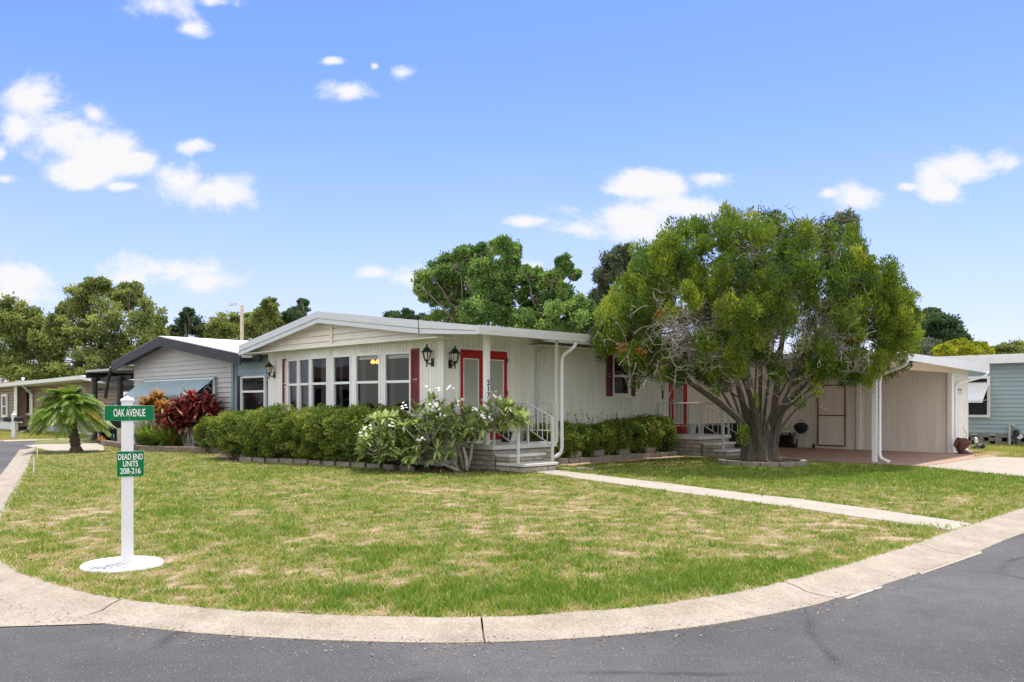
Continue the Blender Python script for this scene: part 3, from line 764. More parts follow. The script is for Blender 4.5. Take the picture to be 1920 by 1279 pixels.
# six double-hung windows in the bay
def window(thing, o, d, n, a, b, z0, z1, zr, fw=.045, mat='white_trim', blind=0.0, parent=None, out=.03, label=None, sash=True):
    f = MB()
    O = (o[0], o[1]); D = (d.x, d.y); Nn = (n.x, n.y)
    f.obox(O, D, Nn, a, a+fw, -.05, out, z0, z1); f.obox(O, D, Nn, b-fw, b, -.05, out, z0, z1)
    f.obox(O, D, Nn, a+fw, b-fw, -.05, out, z1-fw, z1); f.obox(O, D, Nn, a+fw, b-fw, -.05, out, z0, z0+fw)
    if sash: f.obox(O, D, Nn, a+fw, b-fw, -.045, out*.4, zr-.03, zr+.03)
    w = thing.part(f, 'window', M[mat], parent, label=label, bevel=.004)
    g = MB()
    def pt(u, dd, z): return (O[0]+D[0]*u+Nn[0]*dd, O[1]+D[1]*u+Nn[1]*dd, z)
    for zz0, zz1, dd in ((z0+fw, zr-.03, -.03), (zr+.03, z1-fw, -.012)) if sash else ((z0+fw, z1-fw, -.012),):
        g.quad(pt(a+fw, dd, zz0), pt(b-fw, dd, zz0), pt(b-fw, dd, zz1), pt(a+fw, dd, zz1))
    thing.part(g, 'pane', M['glass'], w)
    if blind:
        bl = MB().obox(O, D, Nn, a+fw+.01, b-fw-.01, -.10, -.06, z1-fw-blind, z1-fw)
        thing.part(bl, 'blind', M['blind'], w)
    return w
for i, (p, d, n2, a, b) in enumerate(winspecs):
    window(hs, p, d, n2, a, b, ZB, ZT, ZR, blind=.09 if i >= 4 else 0)
# room behind the bay
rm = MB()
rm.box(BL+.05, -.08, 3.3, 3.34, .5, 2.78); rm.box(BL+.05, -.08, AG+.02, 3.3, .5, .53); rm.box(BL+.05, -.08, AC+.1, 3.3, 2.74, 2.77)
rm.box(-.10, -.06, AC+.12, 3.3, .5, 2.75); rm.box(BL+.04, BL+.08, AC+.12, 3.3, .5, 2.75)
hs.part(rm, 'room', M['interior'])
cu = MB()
for i, (p, d, n2, a, b) in enumerate(winspecs):
    for u0, u1 in (((a+.03, a+.13),) if i not in (2,) else ((a+.2, a+.42),)):
        k = 7
        for j in range(k):
            ua, ub = u0+(u1-u0)*j/k, u0+(u1-u0)*(j+1)/k; da = -.16-.03*(j % 2); db = -.16-.03*((j+1) % 2)
            q0 = (p[0]+d.x*ua+n2.x*da, p[1]+d.y*ua+n2.y*da); q1 = (p[0]+d.x*ub+n2.x*db, p[1]+d.y*ub+n2.y*db)
            cu.quad((*q0, ZB-.1), (*q1, ZB-.1), (*q1, ZT-.05), (*q0, ZT-.05))
hs.each(cu, 'curtain', M['curtain'])
# louvred shutters
def shutter(thing, o, d, n, a, b, z0, z1, parent=None):
    s = MB(); O, D, Nn = (o[0], o[1]), (d[0], d[1]), (n[0], n[1]); fr = .028
    for x0, x1 in ((a, a+fr), (b-fr, b)): s.obox(O, D, Nn, x0, x1, .004, .034, z0, z1)
    zm = (z0+z1)/2
    for y0, y1 in ((z0, z0+.05), (zm-.025, zm+.025), (z1-.05, z1)): s.obox(O, D, Nn, a+fr, b-fr, .004, .032, y0, y1)
    z = z0+.05
    while z < z1-.05:
        if not (zm-.05 < z < zm+.025):
            def pt(u, dd, zz): return (O[0]+D[0]*u+Nn[0]*dd, O[1]+D[1]*u+Nn[1]*dd, zz)
            s.quad(pt(a+fr, .028, z), pt(b-fr, .028, z), pt(b-fr, .008, z+.034), pt(a+fr, .008, z+.034))
        z += .036
    return thing.part(s, 'shutter', M['shutter'], parent)
p, q = bp[1], bp[2]; d, n2, ln = seg_dir(p, q)
shutter(hs, bp[0], (1, 0), (0, -1), proj(531.2, bp[0], (0, AC)), proj(539.6, bp[0], (0, AC)), 1.2, 2.62)
p, q = bp[3], bp[4]; d, n2, ln = seg_dir(p, q)
shutter(hs, p, (d.x, d.y), (n2.x, n2.y), proj(772.3, p, q), min(ln, proj(786.5, p, q)), 1.2, 2.64)
# side wall with double doors, window, second door
D1a, D1b = a_at(863, .03), a_at(950, .03)
DT = .54+2.06
Wa, Wb = a_at(1149.5, .03), a_at(1183.4, .03)
Yw = depth(0, (Wa+Wb)/2); WZ0, WZ1 = z_at(742, Yw), z_at(667, Yw)
D2a, D2b = a_at(1253.5, .02), a_at(1287, .02)
SW_END = D2b+.06
sw = MB()
def sr(a0, a1, z0, z1): sw.ribbed((0, a0, 0), (0, a1, 0), z0, z1, (1, 0, 0), .088, .022, .02)
sr(AC, D1a-.05, .1, 2.80); sr(D1a-.05, D1b+.05, DT+.05, 2.80)
sr(D1b+.05, Wa, .1, 2.80); sr(Wa, Wb, .1, WZ0); sr(Wa, Wb, WZ1, 2.80); sr(Wb, D2a-.04, .1, 2.80); sr(D2a-.04, SW_END, DT, 2.80)
sw.quad((0, AC, 2.80), (0, SW_END, 2.80), (0, SW_END, 3.05), (0, AC, 3.05))
hs.part(sw, 'side_wall', M['white_wall'])
pw = MB()
pw.box(-.05, .0, SW_END, 13.34, .80, 2.82)
hs.part(pw, 'smooth_wall', M['peach'])
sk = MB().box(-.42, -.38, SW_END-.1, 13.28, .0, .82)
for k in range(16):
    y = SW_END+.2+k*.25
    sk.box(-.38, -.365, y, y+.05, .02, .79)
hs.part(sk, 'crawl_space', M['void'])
ct = MB()
ct.box(.002, .02, a_at(1003.5, .01)-.012, a_at(1003.5, .01)+.012, .5, 2.79)
ct.box(.0, .03, AC-.028, AC-.002, .1, 2.79)
hs.each(ct, 'corner_trim', M['grey_trim'])
# red double door
db = MB()
def frame_box(mbx, b0, b1, a0, a1, z0, z1): mbx.box(b0, b1, a0, a1, z0, z1)
cs_ = MB()
cs_.box(.0, .035, D1a-.07, D1a-.004, .54, DT+.004); cs_.box(.0, .035, D1b+.004, D1b+.07, .54, DT+.004); cs_.box(.0, .035, D1a-.07, D1b+.07, DT+.004, DT+.07)
cs_.box(.0, .06, D1a-.02, D1b+.02, .54, .585)
hs.part(cs_, 'door_casing', M['white_trim'])
mid = (a_at(903.5, .03)+a_at(909, .03))/2
def leaf(a0, a1, z0, z1, sw_=.10, swr=.10, rail=.19, bot=.20, name='door', b0=.004, mat='red'):
    d_ = MB()
    d_.box(b0, b0+.045, a0, a0+sw_, z0, z1); d_.box(b0, b0+.045, a1-swr, a1, z0, z1)
    d_.box(b0, b0+.045, a0+sw_, a1-swr, z1-rail, z1); d_.box(b0, b0+.045, a0+sw_, a1-swr, z0, z0+bot)
    o = hs.part(d_, name, M[mat], bevel=.004)
    g = MB().box(b0+.012, b0+.03, a0+sw_+.02, a1-swr-.02, z0+bot+.02, z1-rail-.02)
    hs.part(g, 'glass', M['door_glass'], o)
    m_ = MB()
    for y0, y1, q0, q1 in ((a0+sw_, a0+sw_+.02, z0+bot, z1-rail), (a1-swr-.02, a1-swr, z0+bot, z1-rail), (a0+sw_+.02, a1-swr-.02, z0+bot, z0+bot+.02), (a0+sw_+.02, a1-swr-.02, z1-rail-.02, z1-rail)):
        m_.box(b0+.01, b0+.05, y0, y1, q0, q1)
    hs.part(m_, 'glass_bead', M['white_trim'], o)
    return o
dl = leaf(D1a, mid-.003, .59, DT, .075, .15)
dr = leaf(mid+.003, D1b, .59, DT, .12, .11)
hs.part(MB().disc((.075, mid-.07, 1.50), .03, (1, 0, 0), .05), 'handle', M['pipe'], dl)
hg = MB()
for z in (.85, 1.6, 2.35): hg.box(.05, .06, D1b-.03, D1b+.012, z, z+.11)
hs.each(hg, 'hinge', M['brown_trim'], dr)
# second red door
cs2 = MB()
cs2.box(0, .03, D2a-.06, D2a-.004, .50, DT+.0); cs2.box(0, .03, D2b+.004, D2b+.06, .50, DT+.0); cs2.box(0, .03, D2a-.06, D2b+.06, DT+.003, DT+.06)
hs.part(cs2, 'door_casing', M['white_trim'])
d2 = leaf(D2a, D2b, .55, DT, .22, .22, .22, .28)
hs.part(MB().disc((.07, D2a+.1, 1.50), .03, (1, 0, 0), .05), 'handle', M['pipe'], d2)
# side window with shutters
wn = window(hs, (0, 0), Vector((0, 1)), Vector((1, 0)), Wa, Wb, WZ0, WZ1, (WZ0+WZ1)/2-.01, .06)
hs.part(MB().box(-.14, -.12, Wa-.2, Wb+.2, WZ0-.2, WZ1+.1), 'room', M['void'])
hs.part(MB().box(-.10, -.09, Wa+.1, Wb-.26, WZ0+.25, WZ0+.66), 'curtain', M['curtain'])
hs.part(MB().box(0, .05, Wa-.03, Wb+.03, WZ0-.05, WZ0-.002), 'window_sill', M['white_trim'], wn)
shutter(hs, (0, 0), (0, 1), (1, 0), a_at(1137.4, .02), Wa-.015, WZ0-.02, WZ1+.02)
shutter(hs, (0, 0), (0, 1), (1, 0), Wb+.015, a_at(1190.8, .02), WZ0-.02, WZ1+.02)
# posts, downspouts
pb, pa = .95, a_at(912.2, .95)
po = hs.part(MB().box(pb-.055, pb+.055, pa-.055, pa+.055, .54, rooftop(pb)-.11), 'porch_post', M['white_trim'], bevel=.006)
pa2 = a_at(1043.5, 1.12)
hs.part(MB().box(1.09, 1.15, pa2-.03, pa2+.03, .54, rooftop(1.12)-.11), 'porch_post', M['white_trim'], bevel=.006)
da = a_at(1053, 1.3)
dsp = MB().tube([(1.72, da, 2.80), (1.70, da, 2.70), (1.60, da, 2.62), (1.40, da, 2.52), (1.33, da, 2.45), (1.31, da, 2.3), (1.31, da, .42), (1.29, da-.02, .30), (1.22, da-.1, .22), (1.17, da-.16, .2)], .042, 8)
hs.part(dsp, 'downspout', M['white_trim'], smooth=True)
da2 = a_at(1004, .05)
dsp = MB().tube([(.20, da2+.3, 2.78), (.12, da2+.2, 2.72), (.06, da2+.06, 2.6), (.05, da2+.05, .56)], .032, 8)
hs.part(dsp, 'downspout', M['grey_trim'], smooth=True)
# stacked house number on the post (faces the approach, -a side)
for i, ch in enumerate('217'):
    to = text_mesh('house_number', ch, .155, .004, .003, M['black_metal'], po)
    to.location = (pb+.056+.005-hs.off.x, pa-hs.off.y, z_at(722+i*11.8, depth(pb, pa))-.0)
    to.rotation_euler = (R(90), 0, R(90))
# narrow dark plate by the second door
hp = MB()
ya = a_at(1243, .02)
hp.box(.004, .02, ya-.09, ya+.09, z_at(731, depth(0, ya)), z_at(722, depth(0, ya)))
hs.part(hp, 'wall_plate', M['pipe'])
hp = MB().box(.004, .02, ya-.03, ya+.03, z_at(748, depth(0, ya)), z_at(731.5, depth(0, ya)))
hs.part(hp, 'wall_thermometer', M['black_metal'])

# hanging lamp seen lit through the bay
kb = b_at(703, .9); kz = z_at(679, depth(kb, .9))
lp = T('pendant_lamp', 'small glowing amber lamp seen through the bay window', 'lamp', (kb, .9, 2.74), 'h')
sh = MB()
for i, (du, r) in enumerate(((-.09, .05), (.06, .06), (.17, .05))): sh.lathe([(.012, .07), (.03, .06), (r+.02, 0), (r, -.03), (.02, -.045)], (kb+du, .9+.05*i, kz), 12)
lp.part(sh, 'lamp_shade', M['lamp_glow'])
rod = MB().tube([(kb, .9, 2.74), (kb, .9, kz+.07)], .012, 6); rod.tube([(kb-.09, .9, kz+.07), (kb+.17, 1.0, kz+.07)], .01, 6)
lp.part(rod, 'rod', M['black_metal'])

# ---------------------------------------------------------------- lanterns
def lantern_proto(label):
    t = T('wall_lantern', label, 'lantern', (0, 0, 0), 'l', group='black wall lanterns on the white house')
    c = (.15, 0, 0)
    pl = MB().box(0, .018, -.04, .04, -.20, -.04)
    pl.tube([(.018, 0, -.13), (.07, 0, -.16), (.12, 0, -.14), (.15, 0, -.11)], .014, 8)
    t.part(pl, 'bracket', M['black_metal'])
    g = MB().lathe([(.045, -.075), (.083, .075)], c, 6); t.part(g, 'glass', M['lantern_glass'])
    cg = MB()
    for k in range(6):
        an = 2*math.pi*k/6; ca, sa = math.cos(an), math.sin(an)
        cg.tube([(c[0]+.05*ca, .05*sa, -.08), (c[0]+.09*ca, .09*sa, .08)], .008, 5)
    cg.lathe([(.03, -.11), (.055, -.085), (.055, -.07), (.045, -.07)], c, 6)
    cg.lathe([(.008, -.22), (.014, -.20), (.012, -.13), (.03, -.105)], c, 8)
    t.part(cg, 'cage', M['black_metal'])
    rf_ = MB().lathe([(.125, .07), (.128, .08), (.09, .11), (.05, .16), (.03, .165), (.02, .185), (.012, .2), (.016, .215), (.004, .24)], c, 6)
    t.part(rf_, 'roof', M['black_metal'])
    t.o.scale = (1.12, 1.12, 1.12)
    return t.o
l1b = b_at(811.5, AC)
ln0 = lantern_proto('black lantern between the right-hand bay shutter and the wall corner')
front = ROT-math.pi/2
ln0.location = P(l1b, AC, z_at(668, depth(l1b, AC))); ln0.rotation_euler = (0, 0, front)
l2 = a_at(843.5, 0)
copy_thing(ln0, P(0, l2, z_at(671, depth(0, l2))), ROT, 'black lantern on the side wall just before the red double door')
l3b = b_at(515, AC)
copy_thing(ln0, P(l3b, AC, z_at(694, depth(l3b, AC))), front, 'black lantern at the far end of the bay by the grey neighbour')
l4 = a_at(1246.5, 0)
copy_thing(ln0, P(0, l4, z_at(699, depth(0, l4))), ROT, 'black lantern half hidden by branches beside the single red door')

# ---------------------------------------------------------------- porches: deck, steps, railings
def porch(label, b1, a0, a1, steps, base):
    t = T('porch', label, 'porch', base, 'h')
    z1 = .54
    t.part(MB().box(.004, b1, a0, a1, z1-.10, z1), 'deck', M['concrete_white'], bevel=.012)
    br = MB().box(.004, b1-.05, a0+.05, a1-.05, 0, z1-.103)
    t.part(br, 'brick_base', M['brick'])
    for (sb0, sb1, sa0, sa1, zt) in steps:
        st = t.part(MB().box(sb0, sb1, sa0, sa1, zt-.055, zt), 'step', M['concrete_white'], bevel=.01)
        t.part(MB().box(sb0, sb1-.04, sa0+.04, sa1-.04, 0, zt-.057), 'brick_riser', M['brick'], st)
    return t
def guard(mb, p0, p1, zt, zb, npk, r=.014, pr=.009):
    p0, p1 = Vector(p0), Vector(p1)
    mb.tube([(*p0, zt), (*p1, zt)], r, 6); mb.tube([(*p0, zb), (*p1, zb)], r*.85, 6)
    for i in range(1, npk+1):
        q = p0+(p1-p0)*i/(npk+1); mb.tube([(*q, zb), (*q, zt)], pr, 5)
def stair_rail(post, top, bars, pt, pb, zt0, zt1, zl0, zl1, zp0, zp1, n=2):
    post.box(pt[0]-.02, pt[0]+.02, pt[1]-.02, pt[1]+.02, zp0, zt0+.01)
    post.box(pb[0]-.023, pb[0]+.023, pb[1]-.023, pb[1]+.023, zp1, zt1+.02)
    top.tube([(pt[0]-.05, pt[1], zt0+.02), (*pt, zt0), (*pb, zt1)], .016, 6)
    bars.tube([(*pt, zl0), (*pb, zl1)], .013, 6)
    for i in range(1, n+1):
        f = i/(n+1); q = Vector(pt)+(Vector(pb)-Vector(pt))*f
        bars.tube([(*q, zl0+(zl1-zl0)*f), (*q, zt0+(zt1-zt0)*f)], .009, 5)
pc = porch('white porch deck on grey brick with two steps before the red double door', 1.2, 0.0, 1.985,
           [(1.2, 1.65, .05, 1.15, .36), (1.2, 2.02, .08, 1.125, .18)], (1.2, 1.0))
rl = T('railing', 'white metal railing round the porch steps of the red double door', 'railing', (1.2, 1.0, .54), 'h')
g = MB(); guard(g, (.06, 1.93), (1.15, 1.93), 1.42, .80, 8); rl.part(g, 'guard_panel', M['rail'])
po_ = MB().box(1.13, 1.17, 1.91, 1.95, .541, 1.43); po_.box(.03, .07, 1.91, 1.95, .541, 1.43); rl.each(po_, 'post', M['rail'])
for aa, nm in ((.06, 0), (1.08, 1)):
    ps, tp, br_ = MB(), MB(), MB()
    stair_rail(ps, tp, br_, (1.16, aa), (1.88, aa), 1.42, 1.12, .86, .52, .541, .181, 4)
    rl.each(ps, 'post', M['rail']); rl.part(tp, 'handrail', M['rail']); rl.each(br_, 'baluster', M['rail'])
pc2 = porch('shaded grey brick porch with steps before the single red door', 1.42, 7.40, 8.98,
            [(1.42, 1.80, 7.50, 8.6, .36), (1.42, 2.15, 7.56, 8.66, .18)], (1.42, 8.2))
rl2 = T('railing', 'white railing around the porch of the single red door behind the juniper', 'railing', (1.42, 8.2, .54), 'h')
g = MB(); guard(g, (.06, 7.46), (1.36, 7.46), 1.42, .80, 9); rl2.part(g, 'guard_panel', M['rail'])
g = MB(); guard(g, (.06, 8.92), (1.36, 8.92), 1.42, .80, 9); rl2.part(g, 'guard_panel', M['rail'])
po_ = MB()
for x, y in ((1.37, 7.46), (1.37, 8.92), (.04, 7.46), (.04, 8.92)): po_.box(x-.022, x+.022, y-.022, y+.022, .541, 1.44)
rl2.each(po_, 'post', M['rail'])
for aa in (7.58, 8.56):
    ps, tp, br_ = MB(), MB(), MB()
    stair_rail(ps, tp, br_, (1.38, aa), (2.02, aa), 1.42, 1.08, .84, .5, .541, .181, 3)
    rl2.each(ps, 'post', M['rail']); rl2.part(tp, 'handrail', M['rail']); rl2.each(br_, 'baluster', M['rail'])
# dark pot on the first porch, grey bucket on the second
t = T('plant_pot', 'small dark pot on the white porch deck behind the railing', 'pot', (.35, 1.2, .54), 'h')
t.part(MB().lathe([(.10, 0), (.15, .22), (.165, .24), (.15, .24), (.14, .2)], (.35, 1.2, .541), 14), 'bowl', M['black_metal'])
pz = MB().lathe([(.14, .0), (.10, .03), (.02, .05)], (.35, 1.2, .74), 12); t.part(pz, 'earth', M['soil'])
t = T('bucket', 'grey bucket beside the single red door', 'bucket', (.35, 8.6, .54), 'h')
t.part(MB().lathe([(.12, 0), (.15, .28), (.16, .29), (.145, .29), (.13, .1)], (.35, 8.6, .541), 14), 'body', M['pipe'])

# ================================================================= CARPORT + SHED
cp = T('carport', 'low white carport with open front on square posts', 'carport', (5.76, 8.16), 'h')
fl_, fr_ = (6.6, 7.9), (6.15, 15.2)
rz0, rz1 = 2.55, 2.80
rr = MB()
pts = [(fl_[0], fl_[1]), (fr_[0], fr_[1]), (.6, 15.2), (.6, 7.9)]
rr.hexa([(pts[0][0], pts[0][1], rz0-.08), (pts[1][0], pts[1][1], rz0-.08), (pts[2][0], pts[2][1], rz1-.08), (pts[3][0], pts[3][1], rz1-.08),
         (pts[0][0], pts[0][1], rz0), (pts[1][0], pts[1][1], rz0), (pts[2][0], pts[2][1], rz1), (pts[3][0], pts[3][1], rz1)])
cr_ = cp.part(rr, 'roof', M['soffit'])
ff = MB()
e = Vector((fr_[0]-fl_[0], fr_[1]-fl_[1])); eln = e.length; e.normalize(); nn = Vector((e.y, -e.x))
ff.hexa([(fl_[0], fl_[1]-.03, rz0-.15), (fr_[0], fr_[1]+.03, rz0-.26), (fr_[0]+.04, fr_[1]+.03, rz0-.26), (fl_[0]+.04, fl_[1]-.03, rz0-.15),
         (fl_[0], fl_[1]-.03, rz0+.015), (fr_[0], fr_[1]+.03, rz0+.015), (fr_[0]+.04, fr_[1]+.03, rz0+.015), (fl_[0]+.04, fl_[1]-.03, rz0+.015)])
cp.part(ff, 'fascia', M['white_trim'], cr_)
gg = MB()
for y0, y1 in ((7.80, 7.895), (15.205, 15.3)):
    gg.hexa([(.6, y0, rz1-.12), (6.5 if y0 < 9 else 6.1, y0, rz0-.13), (6.5 if y0 < 9 else 6.1, y1, rz0-.13), (.6, y1, rz1-.12),
             (.6, y0, rz1+.0), (6.5 if y0 < 9 else 6.1, y0, rz0-.01), (6.5 if y0 < 9 else 6.1, y1, rz0-.01), (.6, y1, rz1+.0)])
cp.each(gg, 'gutter', M['white_trim'], cr_)
bm_ = MB().box(5.70, 5.82, 7.95, 13.4, 2.27, 2.47); bm_.box(1.5, 5.69, 8.1, 8.2, 2.36, 2.56)
cp.each(bm_, 'beam', M['peach'])
zp = rz0-.08+(5.76-6.6)/(.6-6.6)*.25
cp.part(MB().box(5.71, 5.81, 8.11, 8.21, 0.02, 2.268), 'post', M['white_trim'], bevel=.005)
cp.part(MB().box(5.70, 5.82, 13.22, 13.38, 0.02, 2.268), 'post', M['white_trim'], bevel=.005)
ya = 8.14
cp.part(MB().tube([(6.60, ya-.2, 2.42), (6.58, ya-.2, 2.33), (6.50, ya-.18, 2.28), (5.98, ya-.02, 2.12), (5.90, ya, 2.06), (5.885, ya, 1.9), (5.885, ya, .22), (5.92, ya, .12), (6.05, ya, .06), (6.12, ya, .04)], .038, 8), 'downspout', M['white_trim'], smooth=True)
ya = 13.44
cp.part(MB().tube([(6.2, 15.0, 2.34), (6.18, 14.95, 2.24), (6.14, 14.8, 2.18), (5.88, 13.6, 1.98), (5.85, ya, 1.90), (5.85, ya, 1.7), (5.85, ya, .2), (5.88, ya, .1), (6.0, ya+.05, .05)], .038, 8), 'downspout', M['white_trim'], smooth=True)

sd = T('storage_shed', 'pale panelled storage shed with brown framed door beside the carport', 'shed', (3.5, 13.3), 'h')
S0 = .003
pn = MB().ribbed((S0, 13.3, 0), (5.70, 13.3, 0), .02, 2.46, (0, -1, 0), .305, .02, .012)
sd.part(pn, 'side_wall', M['shed_panel'])
sd.part(MB().prism([(S0, 2.462), (5.69, 2.462), (5.69, 2.50), (.6, 2.715), (S0, 2.72)], 'y', 13.29, 13.34), 'gable_strip', M['shed_panel'])
ew = MB().box(5.60, 5.72, 13.385, 14.9, .02, 2.44); ew.box(S0, 5.59, 14.8, 14.9, .02, 2.5)
sd.each(ew, 'end_wall', M['white_wall'])
d0, d1 = b_at(1533.5, 13.28), b_at(1586, 13.28); Yd = depth((d0+d1)/2, 13.3); dz0, dz1 = max(.05, z_at(836.5, Yd)), z_at(721.5, Yd)
dm = z_at(779, Yd)
dp = sd.part(MB().box(d0+.03, d1-.03, 13.265, 13.298, dz0+.03, dz1-.03), 'door', M['shed_panel'])
dt = MB()
for x0, x1, z0, z1 in ((d0, d0+.035, dz0, dz1), (d1-.035, d1, dz0, dz1), (d0+.035, d1-.035, dz1-.035, dz1), (d0+.035, d1-.035, dz0, dz0+.035), (d0+.035, d1-.035, dm-.016, dm+.016)):
    dt.box(x0, x1, 13.25, 13.264, z0, z1)
sd.part(dt, 'door_frame', M['brown_trim'], dp)
t0, t1 = b_at(1606.5, 13.25), b_at(1613.5, 13.25)
sd.part(MB().box(t0, t1, 13.22, 13.292, .02, 2.45), 'trim_post', M['white_trim'])
pl0 = a_at(1793, 5.73); pl1 = a_at(1804, 5.73); pY = depth(5.73, pl0)
t = T('wall_plaque', 'small pale plaque on the white shed end wall', 'plaque', (5.722, (pl0+pl1)/2, z_at(734, pY)), 'h')
t.part(MB().box(5.722, 5.735, pl0, pl1, z_at(740, pY), z_at(728, pY)), 'plate', M['plaque'])
t.part(MB().tube([(5.737, pl0+.08, z_at(731.5, pY)), (5.737, (pl0+pl1)/2, z_at(729.5, pY)), (5.737, pl1-.08, z_at(731.5, pY))], .012, 5), 'emblem', M['black_metal'])
# low white ledge over a dark recess, left of the grill
gl = T('bench', 'low white topped bench over a dark recess at the back of the carport', 'bench', (.7, 13.0), 'h')
gl.part(MB().box(.1, 1.25, 12.75, 13.25, .50, .55), 'top', M['white_trim'])
lg = MB()
for x in (.14, 1.18):
    for y in (12.78, 13.2): lg.box(x, x+.05, y, y+.04, .02, .499)
gl.each(lg, 'leg', M['void'])
gl.part(MB().box(.2, 1.1, 12.95, 13.2, .02, .4), 'storage_box', M['void'])
# ================================================================= NEIGHBOUR HOUSES
nh = T('house', 'grey lap sided house with dark gable fascia and teal window awning', 'house', (-13.7, -.24), 'h')
g0, gF = -.24, -.75
NL, NR = b_at(252, g0), b_at(436, g0)
pk_b = b_at(299.3, gF); pk_z = z_at(629.8, depth(pk_b, gF))
el_b = b_at(210.6, gF); el_z = z_at(678.8, depth(el_b, gF))
er_b = b_at(453, gF); er_z = z_at(662.5, depth(er_b, gF))
def ntop(b): return el_z+(pk_z-el_z)*(b-el_b)/(pk_b-el_b) if b < pk_b else pk_z+(er_z-pk_z)*(b-pk_b)/(er_b-pk_b)
nr = MB().prism([(el_b, el_z-.12), (pk_b, pk_z-.12), (er_b, er_z-.12), (er_b, er_z), (pk_b, pk_z), (el_b, el_z)], 'y', gF, 13)
nro = nh.part(nr, 'roof', M['roof_white'])
nf = MB()
for b0, b1 in ((el_b-.02, pk_b), (pk_b, er_b)):
    nf.hexa([(b0, gF-.04, ntop(b0)-.33), (b1, gF-.04, ntop(b1)-.33), (b1, gF-.002, ntop(b1)-.33), (b0, gF-.002, ntop(b0)-.33),
             (b0, gF-.04, ntop(b0)-.03), (b1, gF-.04, ntop(b1)-.03), (b1, gF-.002, ntop(b1)-.03), (b0, gF-.002, ntop(b0)-.03)])
nh.part(nf, 'fascia', M['dark'], nro)
nd = MB()
for b0, b1 in ((el_b, pk_b), (pk_b, er_b)):
    nd.hexa([(b0, gF+.002, ntop(b0)-.16), (b1, gF+.002, ntop(b1)-.16), (b1, g0-.03, ntop(b1)-.16), (b0, g0-.03, ntop(b0)-.16),
             (b0, gF+.002, ntop(b0)-.13), (b1, gF+.002, ntop(b1)-.13), (b1, g0-.03, ntop(b1)-.13), (b0, g0-.03, ntop(b0)-.13)])
nh.each(nd, 'soffit', M['dark'], nro)
nw = MB().laps((0, g0), (1, 0), (0, -1), NL, NR, .25, 4, .15, .03, top=lambda u: ntop(u)-.14)
nw.box(NL, NR, g0+.005, g0+.05, .1, 2.6); nw.box(NL, NL+.05, g0+.051, 12, .1, 2.6)
nw.prism([(NL, 2.61), (NR, 2.61), (NR, ntop(NR)-.14), (pk_b, pk_z-.14), (NL, ntop(NL)-.14)], 'y', g0+.005, g0+.05)
nh.part(nw, 'wall', M['grey_siding'])
nt_ = MB().box(NR-.02, NR+.10, g0-.035, g0+.05, .1, 2.72)
nh.part(nt_, 'corner_trim', M['teal_trim'])
g2 = -.17
nb = MB().laps((0, g2), (1, 0), (0, -1), NR+.10, -7.85, .2, 2.8, .15, .02); nb.box(NR+.1, -7.85, g2+.004, g2+.05, .1, 2.8)
nh.part(nb, 'recess_wall', M['teal_siding'])
nh.part(MB().box(b_at(439.5, g2), b_at(445.6, g2), g2-.04, g2-.022, .2, 2.76), 'recess_trim', M['teal_siding'])
ne = MB().box(er_b-.8, -7.9, -.42, -.36, 2.60, 2.86); nh.part(ne, 'recess_fascia', M['dark'])
nh.part(MB().box(er_b-.6, -7.9, -.358, 5, 2.80, 2.90), 'recess_roof', M['roof_white'])
w0, w1 = b_at(457.5, g2), -7.9; Yn = depth(-9, g2)
window(nh, (0, g2-.085), Vector((1, 0)), Vector((0, -1)), w0, w1, 1.0, z_at(706, Yn), z_at(734.5, Yn), .05)
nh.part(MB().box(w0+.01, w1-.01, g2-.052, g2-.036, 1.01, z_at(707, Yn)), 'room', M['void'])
nh.part(MB().box(b_at(447, g2), w0-.01, g2-.04, g2-.022, 1.0, z_at(704, Yn)), 'shutter', M['dark'])
# dark window and teal awning with scroll brackets
a0, a1 = b_at(272, g0), b_at(408, g0); az1 = z_at(709, depth((a0+a1)/2, g0)); gO = g0-.75
az0 = z_at(741, depth((a0+a1)/2, gO))
window(nh, (0, g0-.095), Vector((1, 0)), Vector((0, -1)), a0+.2, a1-.05, 1.0, az1-.05, 1.6, .05)
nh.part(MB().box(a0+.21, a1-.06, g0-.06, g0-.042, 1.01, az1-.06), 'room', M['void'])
aw = MB()
k = 44
for i in range(k):
    u0, u1 = a0+(a1-a0)*i/k, a0+(a1-a0)*(i+1)/k; dz = .005*(i % 2)
    aw.quad((u0, g0-.02, az1+dz), (u1, g0-.02, az1+dz), (u1, gO, az0+dz), (u0, gO, az0+dz))
    aw.quad((u0, gO, az0+dz), (u1, gO, az0+dz), (u1-.02, gO, az0-.07), (u0+.02, gO, az0-.07))
ao = nh.part(aw, 'awning', M['awning'])
ab = MB()
for u in (a1, a0):
    ab.tube([(u, g0-.03, az0), (u, gO, az0-.01)], .02, 6); ab.tube([(u, g0-.03, az0), (u, g0-.03, az1-.02)], .02, 6)
    for cz, cr in ((.30, .10), (.62, .08)):
        ab.tube([(u, g0-.12-.30*(1-cz)+cr*math.cos(t), az0+(az1-az0)*cz*.8+cr*math.sin(t)) for t in np.linspace(0, 5.2, 10)], .012, 5)
nh.part(ab, 'awning_bracket', M['teal_trim'], ao)
